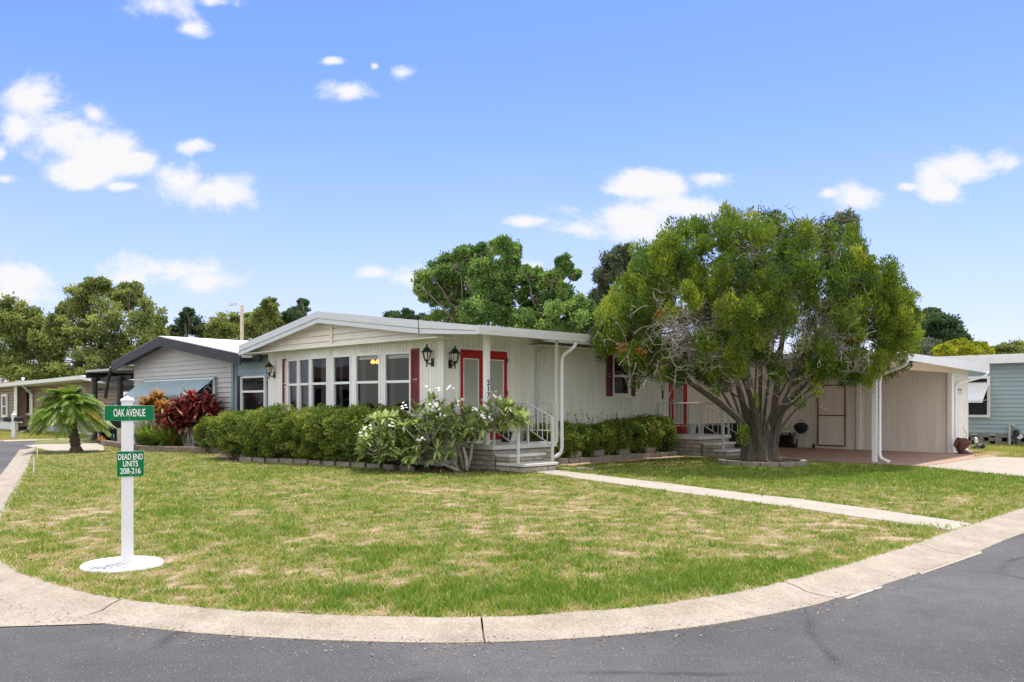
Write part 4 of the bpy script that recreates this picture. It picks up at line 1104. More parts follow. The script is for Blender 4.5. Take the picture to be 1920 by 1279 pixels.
# open carport on the far side of the grey house
nc = T('carport', 'dark carport on the left side of the grey house behind the palm', 'carport', (-19, 3), 'h')
nc.part(MB().box(-21.2, -17.55, -.7, 10, 2.62, 2.70), 'roof', M['grey_siding'])
bb = MB()
for y in (1.8, 4.5, 7.5): bb.box(-21.2, -17.55, y, y+.12, 2.42, 2.61)
bb.box(-21.2, -21.1, -.7, 10, 2.40, 2.61); bb.box(-21.09, -17.55, -.35, -.25, 2.28, 2.43); bb.box(-21.09, -17.55, -.33, -.27, 1.90, 2.02); nc.each(bb, 'beam', M['dark'])
for b, a in ((b_at(224.5, -.46), -.46), (-20.9, -.46)):
    nc.part(MB().lathe([(.13, 0), (.13, .08), (.10, .12), (.10, 2.25), (.13, 2.30), (.13, 2.41)], (b, a, 0), 12), 'column', M['dark'])
nc.part(MB().tube([(el_b-.02, gF-.02, el_z-.2), (el_b-.35, gF, el_z-.55), (el_b-.7, gF, el_z-1.3)], .07, 6), 'brace', M['dark'])
nc.part(MB().box(-21.2, -17.55, 9.8, 9.9, 0, 2.6), 'back_wall', M['wood'])

bh = T('house', 'beige lap sided house with white low gable roof across the side road', 'house', (-35, .4), 'h')
f0 = .4
RBb = b_at(62, f0)
def bz(py, b): return z_at(py, depth(b, f0))
zb_ev = 2.42
bw = MB().laps((0, f0), (1, 0), (0, -1), -43, b_at(28, f0), .45, 2.55, .16, .02)
bw.laps((0, f0+.6), (1, 0), (0, -1), b_at(28, f0), b_at(198, f0), .45, 2.6, .16, .02)
bw.box(-43, b_at(198, f0), f0+.65, f0+.7, .1, 2.6); bw.box(b_at(28, f0)-.05, b_at(28, f0), f0, f0+.6, .2, 2.6)
bh.part(bw, 'wall', M['beige_siding'])
bh.part(MB().box(-43, b_at(30, f0), f0+.02, f0+.1, 0, .46), 'skirting', M['white_trim'])
bh.part(MB().box(b_at(30, f0), b_at(198, f0), f0+.62, f0+.64, 0, .46), 'skirting', M['grey_siding'])
pkb = b_at(150, -.1); lz_, rz_ = z_at(722, depth(-39.5, -.1)), z_at(713.5, depth(b_at(200, -.1), -.1)); pkz = z_at(704, depth(pkb, -.1))
lb_ = -43.5; lzz = pkz-(pkz-z_at(719.5, depth(b_at(0, -.1), -.1)))*(pkb-lb_)/(pkb-b_at(0, -.1)); rb_ = b_at(206, -.1); rzz = z_at(714, depth(rb_, -.1))
br = MB().prism([(lb_, lzz-.17), (pkb, pkz-.16), (rb_, rzz-.16), (rb_, rzz), (pkb, pkz), (lb_, lzz)], 'y', -.1, 12)
bro = bh.part(br, 'roof', M['roof_white'])
bh.part(MB().lathe([(.06, 0), (.06, .2), (.09, .21), (.09, .27), (.02, .3)], (b_at(43, 2), 2, lzz+.25), 10), 'roof_vent', M['white_trim'], bro)
bt = MB().box(b_at(28, f0)-.06, b_at(33, f0), f0-.03, f0-.021, .4, 2.4); bh.part(bt, 'corner_trim', M['white_trim'])
window(bh, (0, f0-.085), Vector((1, 0)), Vector((0, -1)), b_at(7, f0), b_at(16.5, f0), bz(782, -38), bz(739.5, -38), bz(762, -38), .12)
window(bh, (0, f0+.515), Vector((1, 0)), Vector((0, -1)), b_at(38, f0+.6), b_at(49, f0+.6), bz(779, -35.5), bz(731, -35.5), 1, .13, sash=False)
window(bh, (0, f0+.515), Vector((1, 0)), Vector((0, -1)), b_at(49.5, f0+.6), b_at(61, f0+.6), bz(779, -35.5), bz(731, -35.5), 1, .13, sash=False)
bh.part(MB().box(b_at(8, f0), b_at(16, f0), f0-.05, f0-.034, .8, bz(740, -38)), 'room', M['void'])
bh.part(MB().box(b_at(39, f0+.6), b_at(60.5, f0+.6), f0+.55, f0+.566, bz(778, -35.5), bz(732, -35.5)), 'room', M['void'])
dx = b_at(60, f0+.5)
bh.part(MB().tube([(b_at(47, f0), f0-.3, 2.45), (b_at(49, f0), f0-.1, 2.25), (dx-.1, f0+.4, 2.0), (dx, f0+.5, 1.85), (dx, f0+.5, .5), (b_at(52, f0-.8), f0-.8, .15), (b_at(40, f0-.9), f0-.9, .05)], .06, 6), 'downspout', M['white_trim'], smooth=True)

rh = T('house', 'blue grey lap sided house with white awning behind the shed', 'house', (4, 20), 'h')
ra = 20.0
rb0, rb1 = -3.0, 12.0
zs = .41
rw = MB().laps((0, ra), (1, 0), (0, -1), rb0, rb1, zs, 2.8, .145, .022); rw.box(rb0, rb1, ra+.004, ra+.06, .3, 2.8)
rh.part(rw, 'wall', M['blue_siding'])
rh.part(MB().box(rb0-.3, rb1+.3, ra-.42, ra+9, 2.98, 3.04), 'roof', M['roof_white'])
rh.part(MB().box(rb0-.3, rb1+.3, ra-.46, ra-.421, 2.76, 3.06), 'fascia', M['white_trim'])
rh.part(MB().box(rb0-.3, rb1+.3, ra-.42, ra, 2.80, 2.82), 'soffit', M['white_trim'])
rr0, rr1 = b_at(1812, ra), b_at(1858, ra); Yr = depth(rr1, ra)
window(rh, (0, ra-.085), Vector((1, 0)), Vector((0, -1)), rr0, rr1, z_at(783, Yr), z_at(705, Yr), 1, .09, sash=False)
rh.part(MB().box(rr0+.02, rr1-.02, ra-.05, ra-.034, z_at(782, Yr), z_at(706, Yr)), 'curtain', M['interior'])
ra2 = ra-.75
raw = MB(); q0, q1 = b_at(1800, ra), b_at(1856, ra); y1 = depth(q1, ra-.02); z1 = z_at(716, y1); q1o = b_at(1836, ra2); z0 = z_at(750, depth(q1o, ra2))
raw.hexa([(q0, ra-.03, z1-.02), (q1, ra-.03, z1-.02), (q1, ra2, z0-.02), (q0, ra2, z0-.02), (q0, ra-.03, z1), (q1, ra-.03, z1), (q1, ra2, z0), (q0, ra2, z0)])
for i in range(9):
    u = q0+(q1-q0)*(i+.5)/9
    raw.hexa([(u-.02, ra-.03, z1), (u+.02, ra-.03, z1), (u+.02, ra2, z0), (u-.02, ra2, z0), (u-.02, ra-.03, z1+.02), (u+.02, ra-.03, z1+.02), (u+.02, ra2, z0+.02), (u-.02, ra2, z0+.02)])
raw.box(q0, q1, ra2-.02, ra2-.001, z0-.09, z0)
rao = rh.part(raw, 'awning', M['roof_white'])
rh.part(MB().tube([(q1, ra-.03, z_at(749, y1)), (q1, ra2+.05, z0-.02)], .014, 5), 'awning_arm', M['pipe'], rao)
bl = MB()
row = 0
z = .0
while z < .33:
    x = rb0-.2*(row % 2)
    while x < rb1:
        bl.box(x, x+.40, ra+.0, ra+.12, z, z+.118); x += .57
    z += .125; row += 1
rh.part(bl, 'block_skirting', M['block'])
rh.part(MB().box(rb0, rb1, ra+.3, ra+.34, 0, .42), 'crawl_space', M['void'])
# meter pipe
mpx = b_at(1893, ra-.1); ym = depth(mpx, ra-.1)
mt = T('utility_meter', 'grey utility pipe and dark meter at the blue house wall', 'meter', (mpx, ra-.1), 'h')
mt.part(MB().tube([(mpx, ra-.1, 0.0), (mpx, ra-.1, z_at(797, ym)), (mpx+.12, ra-.1, z_at(796, ym)), (mpx+.14, ra-.1, z_at(800, ym))], .045, 8), 'pipe', M['pipe'])
mt.part(MB().lathe([(.02, -.1), (.10, -.08), (.10, .08), (.02, .12)], (mpx+.2, ra-.12, z_at(812, ym)), 10), 'meter_body', M['black_metal'])
mt.part(MB().tube([(mpx+.2, ra-.12, z_at(816, ym)), (mpx+.2, ra-.12, 0), ], .03, 6), 'riser', M['black_metal'])
mt.part(MB().disc((b_at(1912, ra-.05), ra-.06, z_at(818, ym)), .09, (0, 1, 0), .08), 'valve_cap', M['white_trim'])

# ================================================================= STREET SIGN
sp = POST
ss = T('street_sign', 'white post with green OAK AVENUE and DEAD END UNITS signs', 'sign', sp, rot=R(22.5))
ss.o.scale = (.915, .915, 1)
Ys = sp.y; sc_ = Ys/F
pwid = 22.5*sc_
post = MB().box(sp.x-pwid/2, sp.x+pwid/2, sp.y-pwid/2, sp.y+pwid/2, -.02, z_at(753, Ys-pwid/2))
ss.part(post, 'post', M['white_vinyl'], bevel=.006)
cz = z_at(753, Ys-pwid/2)
cap = MB(); h_ = pwid/2+.008
cap.box(sp.x-h_, sp.x+h_, sp.y-h_, sp.y+h_, cz, cz+.018)
n0 = len(cap.v); cap.v += [(sp.x-h_, sp.y-h_, cz+.019), (sp.x+h_, sp.y-h_, cz+.019), (sp.x+h_, sp.y+h_, cz+.019), (sp.x-h_, sp.y+h_, cz+.019), (sp.x, sp.y, cz+.05)]
cap.f += [(n0, n0+1, n0+4), (n0+1, n0+2, n0+4), (n0+2, n0+3, n0+4), (n0+3, n0, n0+4), (n0+3, n0+2, n0+1, n0)]
ss.part(cap, 'cap', M['white_vinyl'])
Yf = sp.y-pwid/2
def sgn(x0, x1, y0, y1, lines, sizes, name, label):
    X0, X1 = (x0-HX)/F*Yf, (x1-HX)/F*Yf; Z1, Z0 = z_at(y0, Yf), z_at(y1, Yf)
    r = .008; pts = []
    for cx, cz_, s0 in ((X1-r, Z0+r, -90), (X1-r, Z1-r, 0), (X0+r, Z1-r, 90), (X0+r, Z0+r, 180)):
        for k in range(5):
            an = R(s0+k*22.5); pts.append((cx+r*math.cos(an), cz_+r*math.sin(an)))
    o = ss.part(MB().prism(pts, 'y', Yf-.012, Yf-.002), name, M['sign_green'], label=label)
    ss.part(MB().prism([(X0-.0018, Z0-.0015), (X1+.0018, Z0-.0015), (X1+.0018, Z1+.0015), (X0-.0018, Z1+.0015)], 'y', Yf-.0055, Yf-.0025), 'edge_rim', M['white_trim'], o)
    for (txt, py, hpx, wpx) in lines:
        t = text_mesh('lettering', txt, hpx*sc_/.70, .0012, .0009, M['sign_white'], o, mid=True)
        xs_ = [q.co.x for q in t.data.vertices]; wd_ = max(xs_)-min(xs_)
        t.location = ((X0+X1)/2-ss.off.x, Yf-.0135-ss.off.y, z_at(py, Yf)-ss.off.z)
        t.rotation_euler = (R(90), 0, 0); t.scale = (wpx*sc_/max(wd_, 1e-3), 1, 1)
    bo = MB()
    for py in (y0+3.0, y1-3.0): bo.disc(((x0+x1)/2*sc_*0+(X0+X1)/2, Yf-.0135, z_at(py, Yf)), .0045, (0, 1, 0), .003, 8)
    ss.each(bo, 'bolt', M['pipe'], o)
sgn(192, 284.3, 761, 788.7, [('OAK AVENUE', 774.8, 14.0, 59)], 0, 'street_name_sign', 'green blade reading OAK AVENUE')
sgn(214.5, 265.3, 846.5, 893.5, [('DEAD END', 857.3, 10.5, 46), ('UNITS', 870.3, 10.5, 28), ('208-216', 883.8, 10.5, 38)], 0, 'dead_end_sign', 'green plate reading DEAD END UNITS 208-216')
rg = T('stone_ring', 'white edging ring filled with white pebbles at the sign post base', 'garden edging', (sp.x-.03, sp.y, 0))
rc = (sp.x-.045, sp.y-.0, 0); rrx = 67/F*sp.y
ring = MB(); k = 40; sec = [(-.022, 0), (-.02, .016), (-.006, .026), (.01, .026), (.022, .016), (.024, 0)]
n0 = len(ring.v)
for i in range(k):
    an = 2*math.pi*i/k
    for d, z in sec: ring.v.append((rc[0]+(rrx+d)*math.cos(an), rc[1]+(rrx+d)*math.sin(an), z))
for i in range(k):
    for q in range(len(sec)-1):
        j = (i+1) % k; ring.f.append((n0+i*6+q, n0+j*6+q, n0+j*6+q+1, n0+i*6+q+1))
rg.part(ring, 'edging', M['white_vinyl'], smooth=True)
pe = MB().lathe([(rrx-.02, .004), (.02, .012)], (rc[0], rc[1], 0), 24); rg.part(pe, 'bed', M['pebble_bed'])
ico = [(0, 0, 1), (.894, 0, .447), (.276, .851, .447), (-.724, .526, .447), (-.724, -.526, .447), (.276, -.851, .447), (.724, .526, -.447), (-.276, .851, -.447), (-.894, 0, -.447), (-.276, -.851, -.447), (.724, -.526, -.447), (0, 0, -1)]
icf = [(0, 1, 2), (0, 2, 3), (0, 3, 4), (0, 4, 5), (0, 5, 1), (1, 6, 2), (2, 7, 3), (3, 8, 4), (4, 9, 5), (5, 10, 1), (2, 6, 7), (3, 7, 8), (4, 8, 9), (5, 9, 10), (1, 10, 6), (11, 7, 6), (11, 8, 7), (11, 9, 8), (11, 10, 9), (11, 6, 10)]
pb_ = MB()
for i in range(620):
    r = (rrx-.04)*math.sqrt(random.random()); an = random.uniform(0, 6.283)
    s = random.uniform(.008, .016); c = Vector((rc[0]+r*math.cos(an), rc[1]+r*math.sin(an), .012+random.uniform(0, .012)))
    m3 = Matrix.Rotation(random.uniform(0, 6.28), 3, 'Z') @ Matrix.Diagonal((s*random.uniform(1, 1.6), s, s*.65)); n0 = len(pb_.v)
    for q in ico: pb_.v.append(tuple(c+m3@Vector(q)))
    for f_ in icf: pb_.f.append(tuple(n0+q for q in f_))
po2 = rg.part(pb_, 'pebbles', M['pebble'], smooth=True); po2['kind'] = 'stuff'

# ================================================================= MAILBOX, LAMP POST, STAKES, YARD THINGS
mb_p = G(26.5, 822)
mbx = T('mailbox', 'white mailbox post with a cross arm and black boxes by the far kerb', 'mailbox', mb_p)
y = mb_p.y; ss_ = y/F
mbx.part(MB().box(mb_p.x-.075, mb_p.x+.075, y-.075, y+.075, 0, z_at(779, y)), 'post', M['white_vinyl'], bevel=.01)
mbx.part(MB().lathe([(.10, 0), (.10, .03), (.05, .09), (.03, .10), (.05, .13), (.01, .16)], (mb_p.x, y, z_at(779, y)), 8), 'finial', M['white_vinyl'])
zc = z_at(790.5, y)
mbx.part(MB().box(mb_p.x-.30, mb_p.x+.30, y-.05, y+.05, zc-.05, zc), 'cross_arm', M['white_vinyl'])
for sx in (-.20, .20):
    pr_ = [(-.085, 0), (.085, 0), (.085, .10)]+[(.085*math.cos(t), .10+.085*math.sin(t)) for t in np.linspace(0, math.pi, 8)[1:]]
    m_ = MB().prism([(mb_p.x+sx+p_, zc+.005+q_) for p_, q_ in pr_], 'y', y-.24, y+.2)
    mbx.part(m_, 'box', M['black_metal'])
lpY = 58.0
lx = (453.5-HX)/F*lpY
lp2 = T('street_lamp', 'tall tan pole with a small lamp above the grey house roof', 'street lamp', (lx, lpY, 0))
lp2.part(MB().tube([(lx, lpY, 0), (lx, lpY, z_at(572, lpY))], [.16, .11], 10), 'pole', M['tan'])
lp2.part(MB().tube([(lx, lpY, z_at(570, lpY)-.1), (lx-.35, lpY, z_at(567.5, lpY)), ((441-HX)/F*lpY, lpY, z_at(569, lpY))], .03, 6), 'arm', M['pipe'])
lxx = (436-HX)/F*lpY
lp2.part(MB().hexa([(lxx-.28, lpY-.1, z_at(573.5, lpY)), (lxx+.25, lpY-.1, z_at(572, lpY)), (lxx+.25, lpY+.1, z_at(572, lpY)), (lxx-.28, lpY+.1, z_at(573.5, lpY)),
                  (lxx-.12, lpY-.08, z_at(568, lpY)), (lxx+.25, lpY-.06, z_at(569, lpY)), (lxx+.25, lpY+.06, z_at(569, lpY)), (lxx-.12, lpY+.08, z_at(568, lpY))]), 'lamp_head', M['pipe'])
def stake(px, pyb, pyt, label):
    p = G(px, pyb); t = T('marker_stake', label, 'stake', p, group='white marker stakes by the side road kerb')
    zt = z_at(pyt, p.y)
    t.part(MB().tube([(p.x, p.y, 0), (p.x, p.y, zt)], .012, 6), 'rod', M['white_vinyl'])
    t.part(MB().lathe([(.014, 0), (.014, .02), (.004, .03)], (p.x, p.y, zt), 6), 'tip', M['white_vinyl'])
stake(63.5, 886, 860, 'thin white stake in the lawn nearest the sign, by the side road kerb')
stake(70.0, 860, 838, 'thin white stake at the corner of kerb and grey house driveway')

def gardenpos(px, py): return G(px, py)
# kettle grill
gp = P(b_at(1502, 12.8), 12.8); gr = T('kettle_grill', 'black kettle grill on a wheeled stand in front of the shed wall', 'grill', (gp.x, gp.y, .02))
zc = z_at(801, gp.y); r = 13.2/F*gp.y
gr.part(MB().lathe([(.03, -r*.95), (r*.55, -r*.8), (r*.88, -r*.4), (r, 0), (r+.012, .005)], (gp.x, gp.y, zc), 20), 'bowl', M['black_metal'], smooth=True)
ld = gr.part(MB().lathe([(r+.015, .008), (r*.95, r*.25), (r*.7, r*.52), (r*.3, r*.66), (.01, r*.69)], (gp.x, gp.y, zc), 20), 'lid', M['black_metal'], smooth=True)
gr.part(MB().tube([(gp.x-.06, gp.y, zc+r*.66), (gp.x-.06, gp.y, zc+r*.66+.06), (gp.x+.06, gp.y, zc+r*.66+.06), (gp.x+.06, gp.y, zc+r*.66)], .012, 6), 'handle', M['wood'], ld)
for k, (dx_, dy_) in enumerate(((-.2, -.12), (.24, -.1), (.0, .2))):
    gr.part(MB().tube([(gp.x+dx_*.8, gp.y+dy_*.8, zc-r*.7), (gp.x+dx_*1.35, gp.y+dy_*1.35, .05 if k != 2 else .03)], .013, 6), 'leg', M['pipe'])
for dx_, dy_ in ((.335, -.14), (-.29, -.17)):
    gr.part(MB().disc((gp.x+dx_, gp.y+dy_, .095), .075, (1, .2, 0), .04), 'wheel', M['tyre'])
gr.part(MB().box(gp.x-.22, gp.x+.22, gp.y-.16, gp.y+.16, z_at(821, gp.y), z_at(821, gp.y)+.015), 'rack', M['pipe'])
# pelican statue and small bird figure
def skin_body(t, name, pts, edges, mat, sub=1):
    me = bpy.data.meshes.new(name); me.from_pydata([tuple(Vector(p[:3])-t.off) for p in pts], edges, [])
    ob = bpy.data.objects.new(name, me); col.objects.link(ob); ob.parent = t.o; me.materials.append(mat)
    ob.modifiers.new('skin', 'SKIN'); s_ = ob.modifiers.new('sub', 'SUBSURF'); s_.levels = sub; s_.render_levels = sub+1
    for i, p in enumerate(pts): me.skin_vertices[0].data[i].radius = (p[3], p[4] if len(p) > 4 else p[3])
    me.skin_vertices[0].data[0].use_root = True
    return ob
p = P(6.08, a_at(1803, 6.08)); st = T('pelican_statue', 'rusty brown metal bird statue by the shed end wall downspout', 'statue', p)
x, y = p.x, p.y
s = y/F
pts = [(x-.02, y, 16*s, .16, .15), (x+.10, y, 23*s, .18, .16), (x+.17, y, 29*s, .12, .10), (x-.10, y, 27*s, .10), (x-.16, y, 21*s, .07), (x-.17, y, 13*s, .05), (x-.05, y, 8*s, .10), (x+.05, y, 2*s, .12), (x+.22, y, 2*s, .06)]
skin_body(st, 'body', pts, [(0, 1), (1, 2), (0, 3), (3, 4), (4, 5), (0, 6), (6, 7), (7, 8)], M['rust'], 1)
st.part(MB().tube([(x+.14, y+.05, 30*s), (x+.17, y+.05, 38*s), (x+.10, y+.05, 46*s), (x+.07, y+.05, 50*s)], .012, 5), 'rod', M['tan'])
st.part(MB().lathe([(.22, 0), (.22, .03), (.05, .05)], (x+.1, y, .0), 12), 'base', M['rust'])
p = G(1832, 843); st = T('bird_figure', 'small white necked duck figure on the grass by the blue house', 'statue', p)
x, y = p.x, p.y; s = y/F
skin_body(st, 'body', [(x, y, 8*s, .11, .10), (x+.14, y, 7*s, .09), (x+.24, y, 4*s, .06), (x-.03, y, 4*s, .07)], [(0, 1), (1, 2), (0, 3)], M['black_metal'], 1)
skin_body(st, 'neck', [(x-.02, y, 11*s, .075), (x-.03, y, 17*s, .05), (x-.03, y, 22*s, .055), (x-.09, y, 22*s, .02)], [(0, 1), (1, 2), (2, 3)], M['white_vinyl'], 1)
# things around the grey house drive
p = G(218, 829); t = T('planter', 'dark blue planter with a red leaved plant on the grey house bed', 'planter', p)
x, y = p.x, p.y; s = y/F
t.part(MB().lathe([(8.2*s, 0), (9*s, 9*s), (9.6*s, 19*s), (10.2*s, 20*s), (9*s, 20*s), (8.5*s, 15*s)], (x, y, 0), 16), 'pot', M['bin'])
t.part(MB().box(x-1*s, x+.8*s, y-9.9*s, y-9.0*s, 9*s, 16*s), 'pot_mark', M['white_vinyl'])
parts = []
for i in range(46):
    d = rand_dirs(1)[0]; d[2] = abs(d[2])*.8+.25; d = d/np.linalg.norm(d)
    parts.append(strap((x, y, 20*s+.05), d, .30+.12*random.random(), .05, .25, tint=random.random()))
v, f, tt = merge(parts); t.arr('leaves', LM['red_leaf'], v, f, tt)
p = G(226, 832); t = T('storage_box', 'tan narrow box standing beside the blue planter', 'box', p)
x, y = p.x, p.y; s = y/F
t.part(MB().box(x-5*s, x+4*s, y-4*s, y+4*s, 0, 27*s), 'body', M['tan'], bevel=.01); t.part(MB().box(x-5.6*s, x+4.6*s, y-4.6*s, y+4.6*s, 27*s+.001, 29*s), 'lid', M['tan'])
p = G(252, 833); t = T('storage_box', 'white narrow box just behind the right edge of the sign post', 'box', p)
x, y = p.x, p.y; s = y/F
t.part(MB().box(x-8*s, x+3*s, y-4*s, y+4*s, 0, 36*s), 'body', M['white_vinyl'], bevel=.01); t.part(MB().box(x-8.6*s, x+3.6*s, y-4.6*s, y+4.6*s, 36*s+.001, 38*s), 'lid', M['white_vinyl'])
p = G(190, 833); t = T('potted_plant', 'yellow and brown striped leaf plant at the corner of the grey house bed', 'plant', p)
x, y = p.x, p.y; s = y/F
t.part(MB().lathe([(4*s, 0), (6*s, 6*s), (6.2*s, 6.5*s), (5*s, 6*s)], (x, y, 0), 12), 'pot', M['rust'])
parts = []
for i in range(34):
    d = rand_dirs(1)[0]; d[2] = abs(d[2])*.8+.3; d = d/np.linalg.norm(d)
    parts.append(strap((x, y, 6*s), d, 10*s+6*s*random.random(), .06, .2, tint=random.random()))
v, f, tt = merge(parts); t.arr('leaves', LM['orange_leaf'], v, f, tt)
# dark car under the neighbour's carport
c0 = P(-18.65, .9); car = T('parked_car', 'dark car parked in the shade of the grey house carport', 'car', (c0.x, c0.y, 0), 'l', rot=ROT)
prof_ = [(-2.1, .35), (2.1, .35), (2.2, .6), (2.15, .85), (1.2, .98), (.6, 1.42), (-1.1, 1.45), (-1.75, 1.0), (-2.15, .95), (-2.2, .6)]
car.part(MB().prism(prof_, 'x', -.85, .85), 'body', M['car'], bevel=.05)
for x_, y_ in ((-.8, -1.35), (.8, -1.35), (-.8, 1.35), (.8, 1.35)):
    w_ = car.part(MB().disc((x_, y_, .32), .32, (1, 0, 0), .22), 'wheel', M['tyre'])
    car.part(MB().disc((x_*1.13, y_, .32), .19, (1, 0, 0), .05), 'rim', M['pipe'], w_)
car.part(MB().hexa([(-.7, -1.75, 1.02), (.7, -1.75, 1.02), (.7, -1.70, 1.02), (-.7, -1.70, 1.02), (-.6, -1.18, 1.40), (.6, -1.18, 1.40), (.6, -1.13, 1.40), (-.6, -1.13, 1.40)]), 'windscreen', M['door_glass'])
for sx in (-1, 1): car.part(MB().box(sx*.62-.14, sx*.62+.14, -2.23, -2.17, .68, .82), 'headlight', M['lantern_glass'])
# ================================================================= STONE EDGINGS (each block its own thing)
def block_proto(label):
    o = MB().box(-.19, .19, -.07, .07, 0, .15).make('edging_block', M['block'], bevel=.015)
    return tag(o, label, 'block', 'edging blocks of the beds')
bk = None
def put_block(p, rot, z, label, group, sc=(1, 1, 1)):
    global bk
    if bk is None: bk = block_proto(label); o = bk
    else: o = bk.copy(); col.objects.link(o); o['label'] = label
    o['group'] = group; o.location = (p.x, p.y, z); o.rotation_euler = (0, 0, rot+random.uniform(-.06, .06))
    o.scale = (sc[0]*random.uniform(.95, 1.05), sc[1], sc[2]*random.uniform(.92, 1.06))
    return o
rowb = [(.80, 2.15+.40*i) for i in range(13)]
for b, a in rowb:
    put_block(P(b+random.uniform(-.01, .01), a), ROT+math.pi/2, -.02, 'concrete block in the lower row edging the bed of the low hedge', 'lower row of blocks along the low hedge')
for a in (2.35, 3.10, 3.95, 4.95, 6.05):
    put_block(P(.74, a), ROT+math.pi/2, .135, 'concrete block set on top of the row along the low hedge', 'upper blocks along the low hedge', (1, .9, .9))
edge = [(-5.3, -2.33), (-3.2, -1.70), (-.9, -1.28), (.3, -1.35)]
for (b0, a0), (b1, a1) in zip(edge[:-1], edge[1:]):
    d = math.hypot(b1-b0, a1-a0); k = max(1, int(d/.41)); an = ROT+math.atan2(a1-a0, b1-b0)
    for i in range(k):
        f_ = (i+.5)/k; put_block(P(b0+(b1-b0)*f_, a0+(a1-a0)*f_), an, -.02, 'concrete block in the row edging the bed under the long hedge', 'blocks along the long hedge', (1.0, 1, .9))
k = 15
RC = Vector((TREE.x, TREE.y-.1, 0))
for i in range(k):
    an = 2*math.pi*i/k
    put_block(RC+Vector((RING_R*math.cos(an), RING_R*math.sin(an), 0)), an+math.pi/2, -.03, 'rough block in the ring around the juniper trunk', 'blocks ringing the juniper', (1, 1.0, .95))
put_block(G(1098, 882), ROT+.5, -.06, 'flat stone lying at the start of the walkway by the porch step', 'loose stone', (1, 1.2, .8))
rs = MB().lathe([(RING_R-.05, 0), (RING_R-.1, .07), (.3, .12), (.02, .12)], (RC.x, RC.y, 0), 24).make('tree_ring_soil', M['soil'], smooth=True); rs['kind'] = 'structure'
# long timber border by the grey house bed
for (q0, q1, lab) in (((192, 834), (262, 846), 'weathered timber edging left of the sign post'), ((262, 846.5), (440, 851), 'weathered timber edging below the red cordylines')):
    A_, B_ = G(*q0), G(*q1); d = (B_-A_); an = math.atan2(d.y, d.x); ln = d.length
    o = MB().box(0, ln, -.07, .07, 0, .17).make('timber_edging', M['wood'], bevel=.015)
    o.location = A_; o.rotation_euler = (0, 0, an); tag(o, lab, 'edging', 'timber edging of the grey house bed')

# ================================================================= PLANTS
def lobes_world(lobes, Y, zjit=.0):
    out = []
    for (px, py, rx, ry) in lobes:
        out.append((W(px, py, Y+random.uniform(-zjit, zjit)), rx/F*Y, ry/F*Y))
    return out
def foliage_from_lobes(lobes, Y, leaf, per, sub=13, zj=None, rel=.40, spread=.2, up=.3, aspect=.6, kdepth=.9):
    cents, rads = [], []
    zj = zj if zj is not None else .0
    for (px, py, rx, ry) in lobes:
        yc = Y+random.uniform(-zj, zj); c = W(px, py, yc); RX, RY = rx/F*yc, ry/F*yc
        n = max(4, int(sub))
        for i in range(n):
            d = rand_dirs(1)[0]; r = .35+.60*random.random()**.6
            cents.append((c.x+d[0]*RX*r, c.y+d[1]*RX*kdepth*r, c.z+d[2]*RY*r))
            q = rel*random.uniform(.65, 1.25); rads.append((RX*q, RX*q, RY*q*random.uniform(.7, 1.0)))
    return clump_leaves(cents, rads, per, leaf, up=up, aspect=aspect, flat=1.0, spread=spread, hollow=.1, fuzz=.42), cents
def limb(mb, a, b, r0, r1, wob=.08, seg=5, sides=6):
    a, b = Vector(a), Vector(b); ln = (b-a).length; path = []; rs_ = []
    for i in range(seg+1):
        t = i/seg; p = a.lerp(b, t)
        if 0 < i < seg: p += Vector((random.gauss(0, 1), random.gauss(0, 1), random.gauss(0, .6)))*wob*ln*.5
        path.append(p); rs_.append(r0+(r1-r0)*t)
    mb.tube(path, rs_, sides); return path
def bg_tree(name, label, cat, lobes, Y, leaf, per, mat, sub=13, zj=1.5, trunk_px=None, trunk_r=.28, rel=.40, group=None, up=.3, aspect=.6):
    tx = trunk_px if trunk_px is not None else sum(l[0] for l in lobes)/len(lobes)
    base = Vector(((tx-HX)/F*Y, Y, -.05))
    t = T(name, label, cat, base, group=group)
    (v, f, tt), cents = foliage_from_lobes(lobes, Y, leaf*.52, int(per*1.25), int(sub*1.8), zj, rel*.72, up=up, aspect=aspect)
    t.arr('crown', mat, v, f, tt)
    low = min(l[1]+l[3] for l in lobes); zmax = max(c[2] for c in cents); zmin = min(c[2] for c in cents)
    zt = zmin+(zmax-zmin)*.45
    tm = MB(); top = base+Vector((random.uniform(-.4, .4), 0, zt+.05)); limb(tm, base, top, trunk_r*.75, trunk_r*.35, .05, 6, 8)
    for (px, py, rx, ry) in lobes:
        c = W(px, py, Y+random.uniform(-zj, zj)*.5); f0_ = random.uniform(.35, 1.0); s0 = base.lerp(top, f0_)
        limb(tm, s0, c, trunk_r*.17, .025, .10, 5, 5)
        for k in range(3):
            e_ = c+Vector((random.uniform(-1, 1)*rx/F*Y*.8, random.uniform(-1, 1)*rx/F*Y*.6, random.uniform(-.3, 1)*ry/F*Y*.8)); limb(tm, c, e_, .045, .015, .12, 3, 4)
    t.part(tm, 'trunk', M['oak_bark'], smooth=True)
    return t
